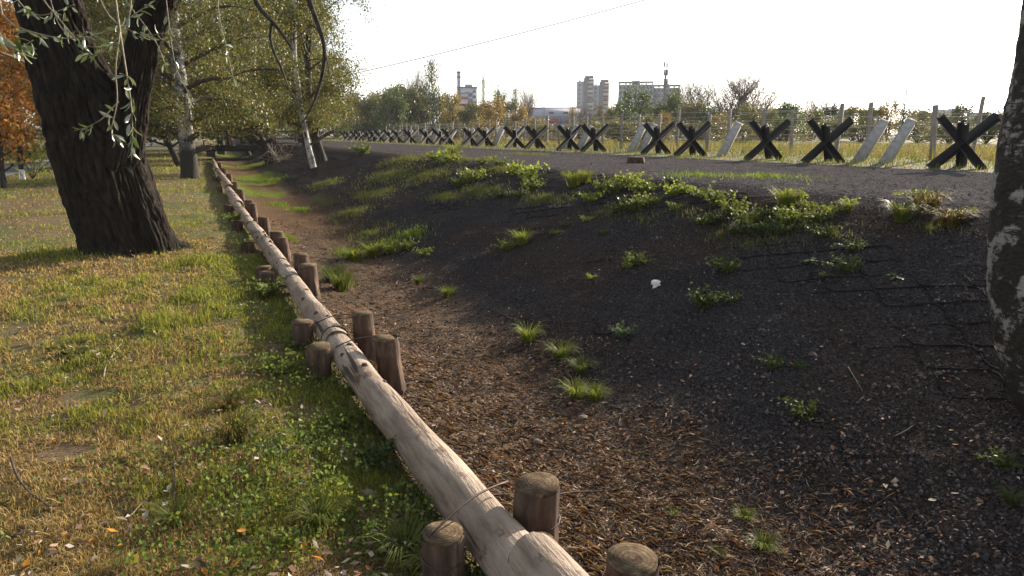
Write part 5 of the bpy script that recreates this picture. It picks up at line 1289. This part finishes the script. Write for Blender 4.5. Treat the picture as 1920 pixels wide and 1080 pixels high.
# twigs
for pts, r, m, lab in (([(1030, 935), (1075, 925), (1130, 928), (1180, 918), (1215, 902)], .006, 'twig', 'long thin branch on the ditch floor right of the near stake'), ([(880, 935), (960, 930), (1030, 934)], .005, 'twig', 'thin branch passing behind the near stake'), ([(205, 690), (214, 668), (228, 652)], .006, 'pale_twig', 'pale forked twig in the left lawn, longer prong'), ([(195, 715), (200, 690), (222, 676)], .005, 'pale_twig', 'pale forked twig in the left lawn, shorter prong'), ([(325, 955), (331, 915), (327, 872)], .006, 'twig', 'grey upright twig in the near lawn'), ([(22, 868), (32, 905), (60, 940), (95, 962)], .006, 'twig', 'curved brown twig at the lower left'), ([(1675, 825), (1700, 812), (1715, 800)], .007, 'twig', 'short thick twig in the shaded slope leaves'), ([(1590, 690), (1605, 715), (1617, 735)], .003, 'pale_twig', 'straight pale straw on the shaded slope'), ([(1340, 880), (1380, 872), (1400, 876)], .005, 'twig', 'thin stick at the border of sun and shade'), ([(240, 985), (270, 950), (296, 925)], .003, 'pale_twig', 'pale dry stalk crossing the near lawn')):
    P = np.array([hit(*q) for q in pts]); P[:, 2] += r * 1.6 + (.02 if pts[0][0] < 400 else .004)
    P = way(P, 12); mb = MB(); mb.tube(P, np.linspace(r, r * .5, 12), 6)
    tag(mb.build('fallen_twig', M[m], None, True), lab, 'twig')
# individual large fallen leaves
fl_me = []
for k, (wd, cur) in enumerate(((.55, .25), (.36, .15), (.7, .3))):
    a = np.linspace(-.5, .5, 7); wv = np.cos(a * PI) ** .8 * wd * .5 + .01
    V = np.vstack([np.c_[a, wv, cur * (a ** 2 + wv)], np.c_[a, 0 * a, cur * a ** 2], np.c_[a, -wv, cur * (a ** 2 + wv)]]); i = np.arange(6)
    fl_me.append(MB().add(V, np.vstack([np.c_[i, i + 1, i + 8, i + 7], np.c_[i + 7, i + 8, i + 15, i + 14]])).me('fallen_leaf', True))
FLM = {n: mat_leaf('fallen_' + n, c, .15, .8, .08) for n, c in {'orange': (.48, .20, .05), 'pale': (.36, .31, .26), 'brown': (.24, .13, .08), 'yellow': (.50, .36, .06), 'tan': (.34, .24, .16)}.items()}
for me_ in fl_me: me_.materials.append(FLM['tan'])
for k in range(170):
    zone = k % 3
    for _ in range(200):
        px, py = (random.uniform(1180, 1900), random.uniform(640, 1075)) if zone == 0 else (random.uniform(700, 1400), random.uniform(600, 1075)) if zone == 1 else (random.uniform(5, 640), random.uniform(520, 1075))
        p = hit(px, py); u = p[0] - float(shift(p[1]))
        if (zone < 2 and 1.1 < u < 5.5) or (zone == 2 and u < .45): break
    cn = random.choice(['orange', 'pale', 'brown', 'brown', 'tan', 'tan', 'brown', 'brown'] if zone != 2 else ['pale', 'pale', 'tan', 'orange', 'yellow', 'brown'])
    o = obj('fallen_leaf', random.choice(fl_me), None, None, (p[0], p[1], G(p[0], p[1]) + (.012 if zone < 2 else .045)), (random.gauss(0, .25), random.gauss(0, .3) - (.2 if zone == 0 else 0), random.uniform(0, 6.3)))
    s_ = random.uniform(.022, .042) if zone < 2 else random.uniform(.02, .042); o.scale = (s_, s_, s_)
    o.material_slots[0].link = 'OBJECT'; o.material_slots[0].material = FLM[cn]
    wh = ['in the shaded lower slope', 'on the ditch floor litter', 'on the lawn'][zone]
    tag(o, f"{ {'pale': 'pale grey', 'tan': 'tan', 'brown': 'dark brown', 'yellow': 'yellow', 'orange': 'orange'}[cn]} fallen leaf lying {wh}", 'leaf', f"{cn} fallen leaves {wh}")

# ------------------------------------------------------------------ haze
hz = MB().box((-1000, -20, -5), (1700, 1750, 62))
m, n, p, o = new_mat('haze_air'); n.nodes.remove(p)
pv = n.nodes.new('ShaderNodeVolumePrincipled')
pv.inputs['Color'].default_value = (.92, .95, 1, 1); pv.inputs['Density'].default_value = .00026; pv.inputs['Anisotropy'].default_value = 0.0
n.links.new(pv.outputs[0], o.inputs['Volume'])
tag(hz.build('haze', m), kind='stuff')
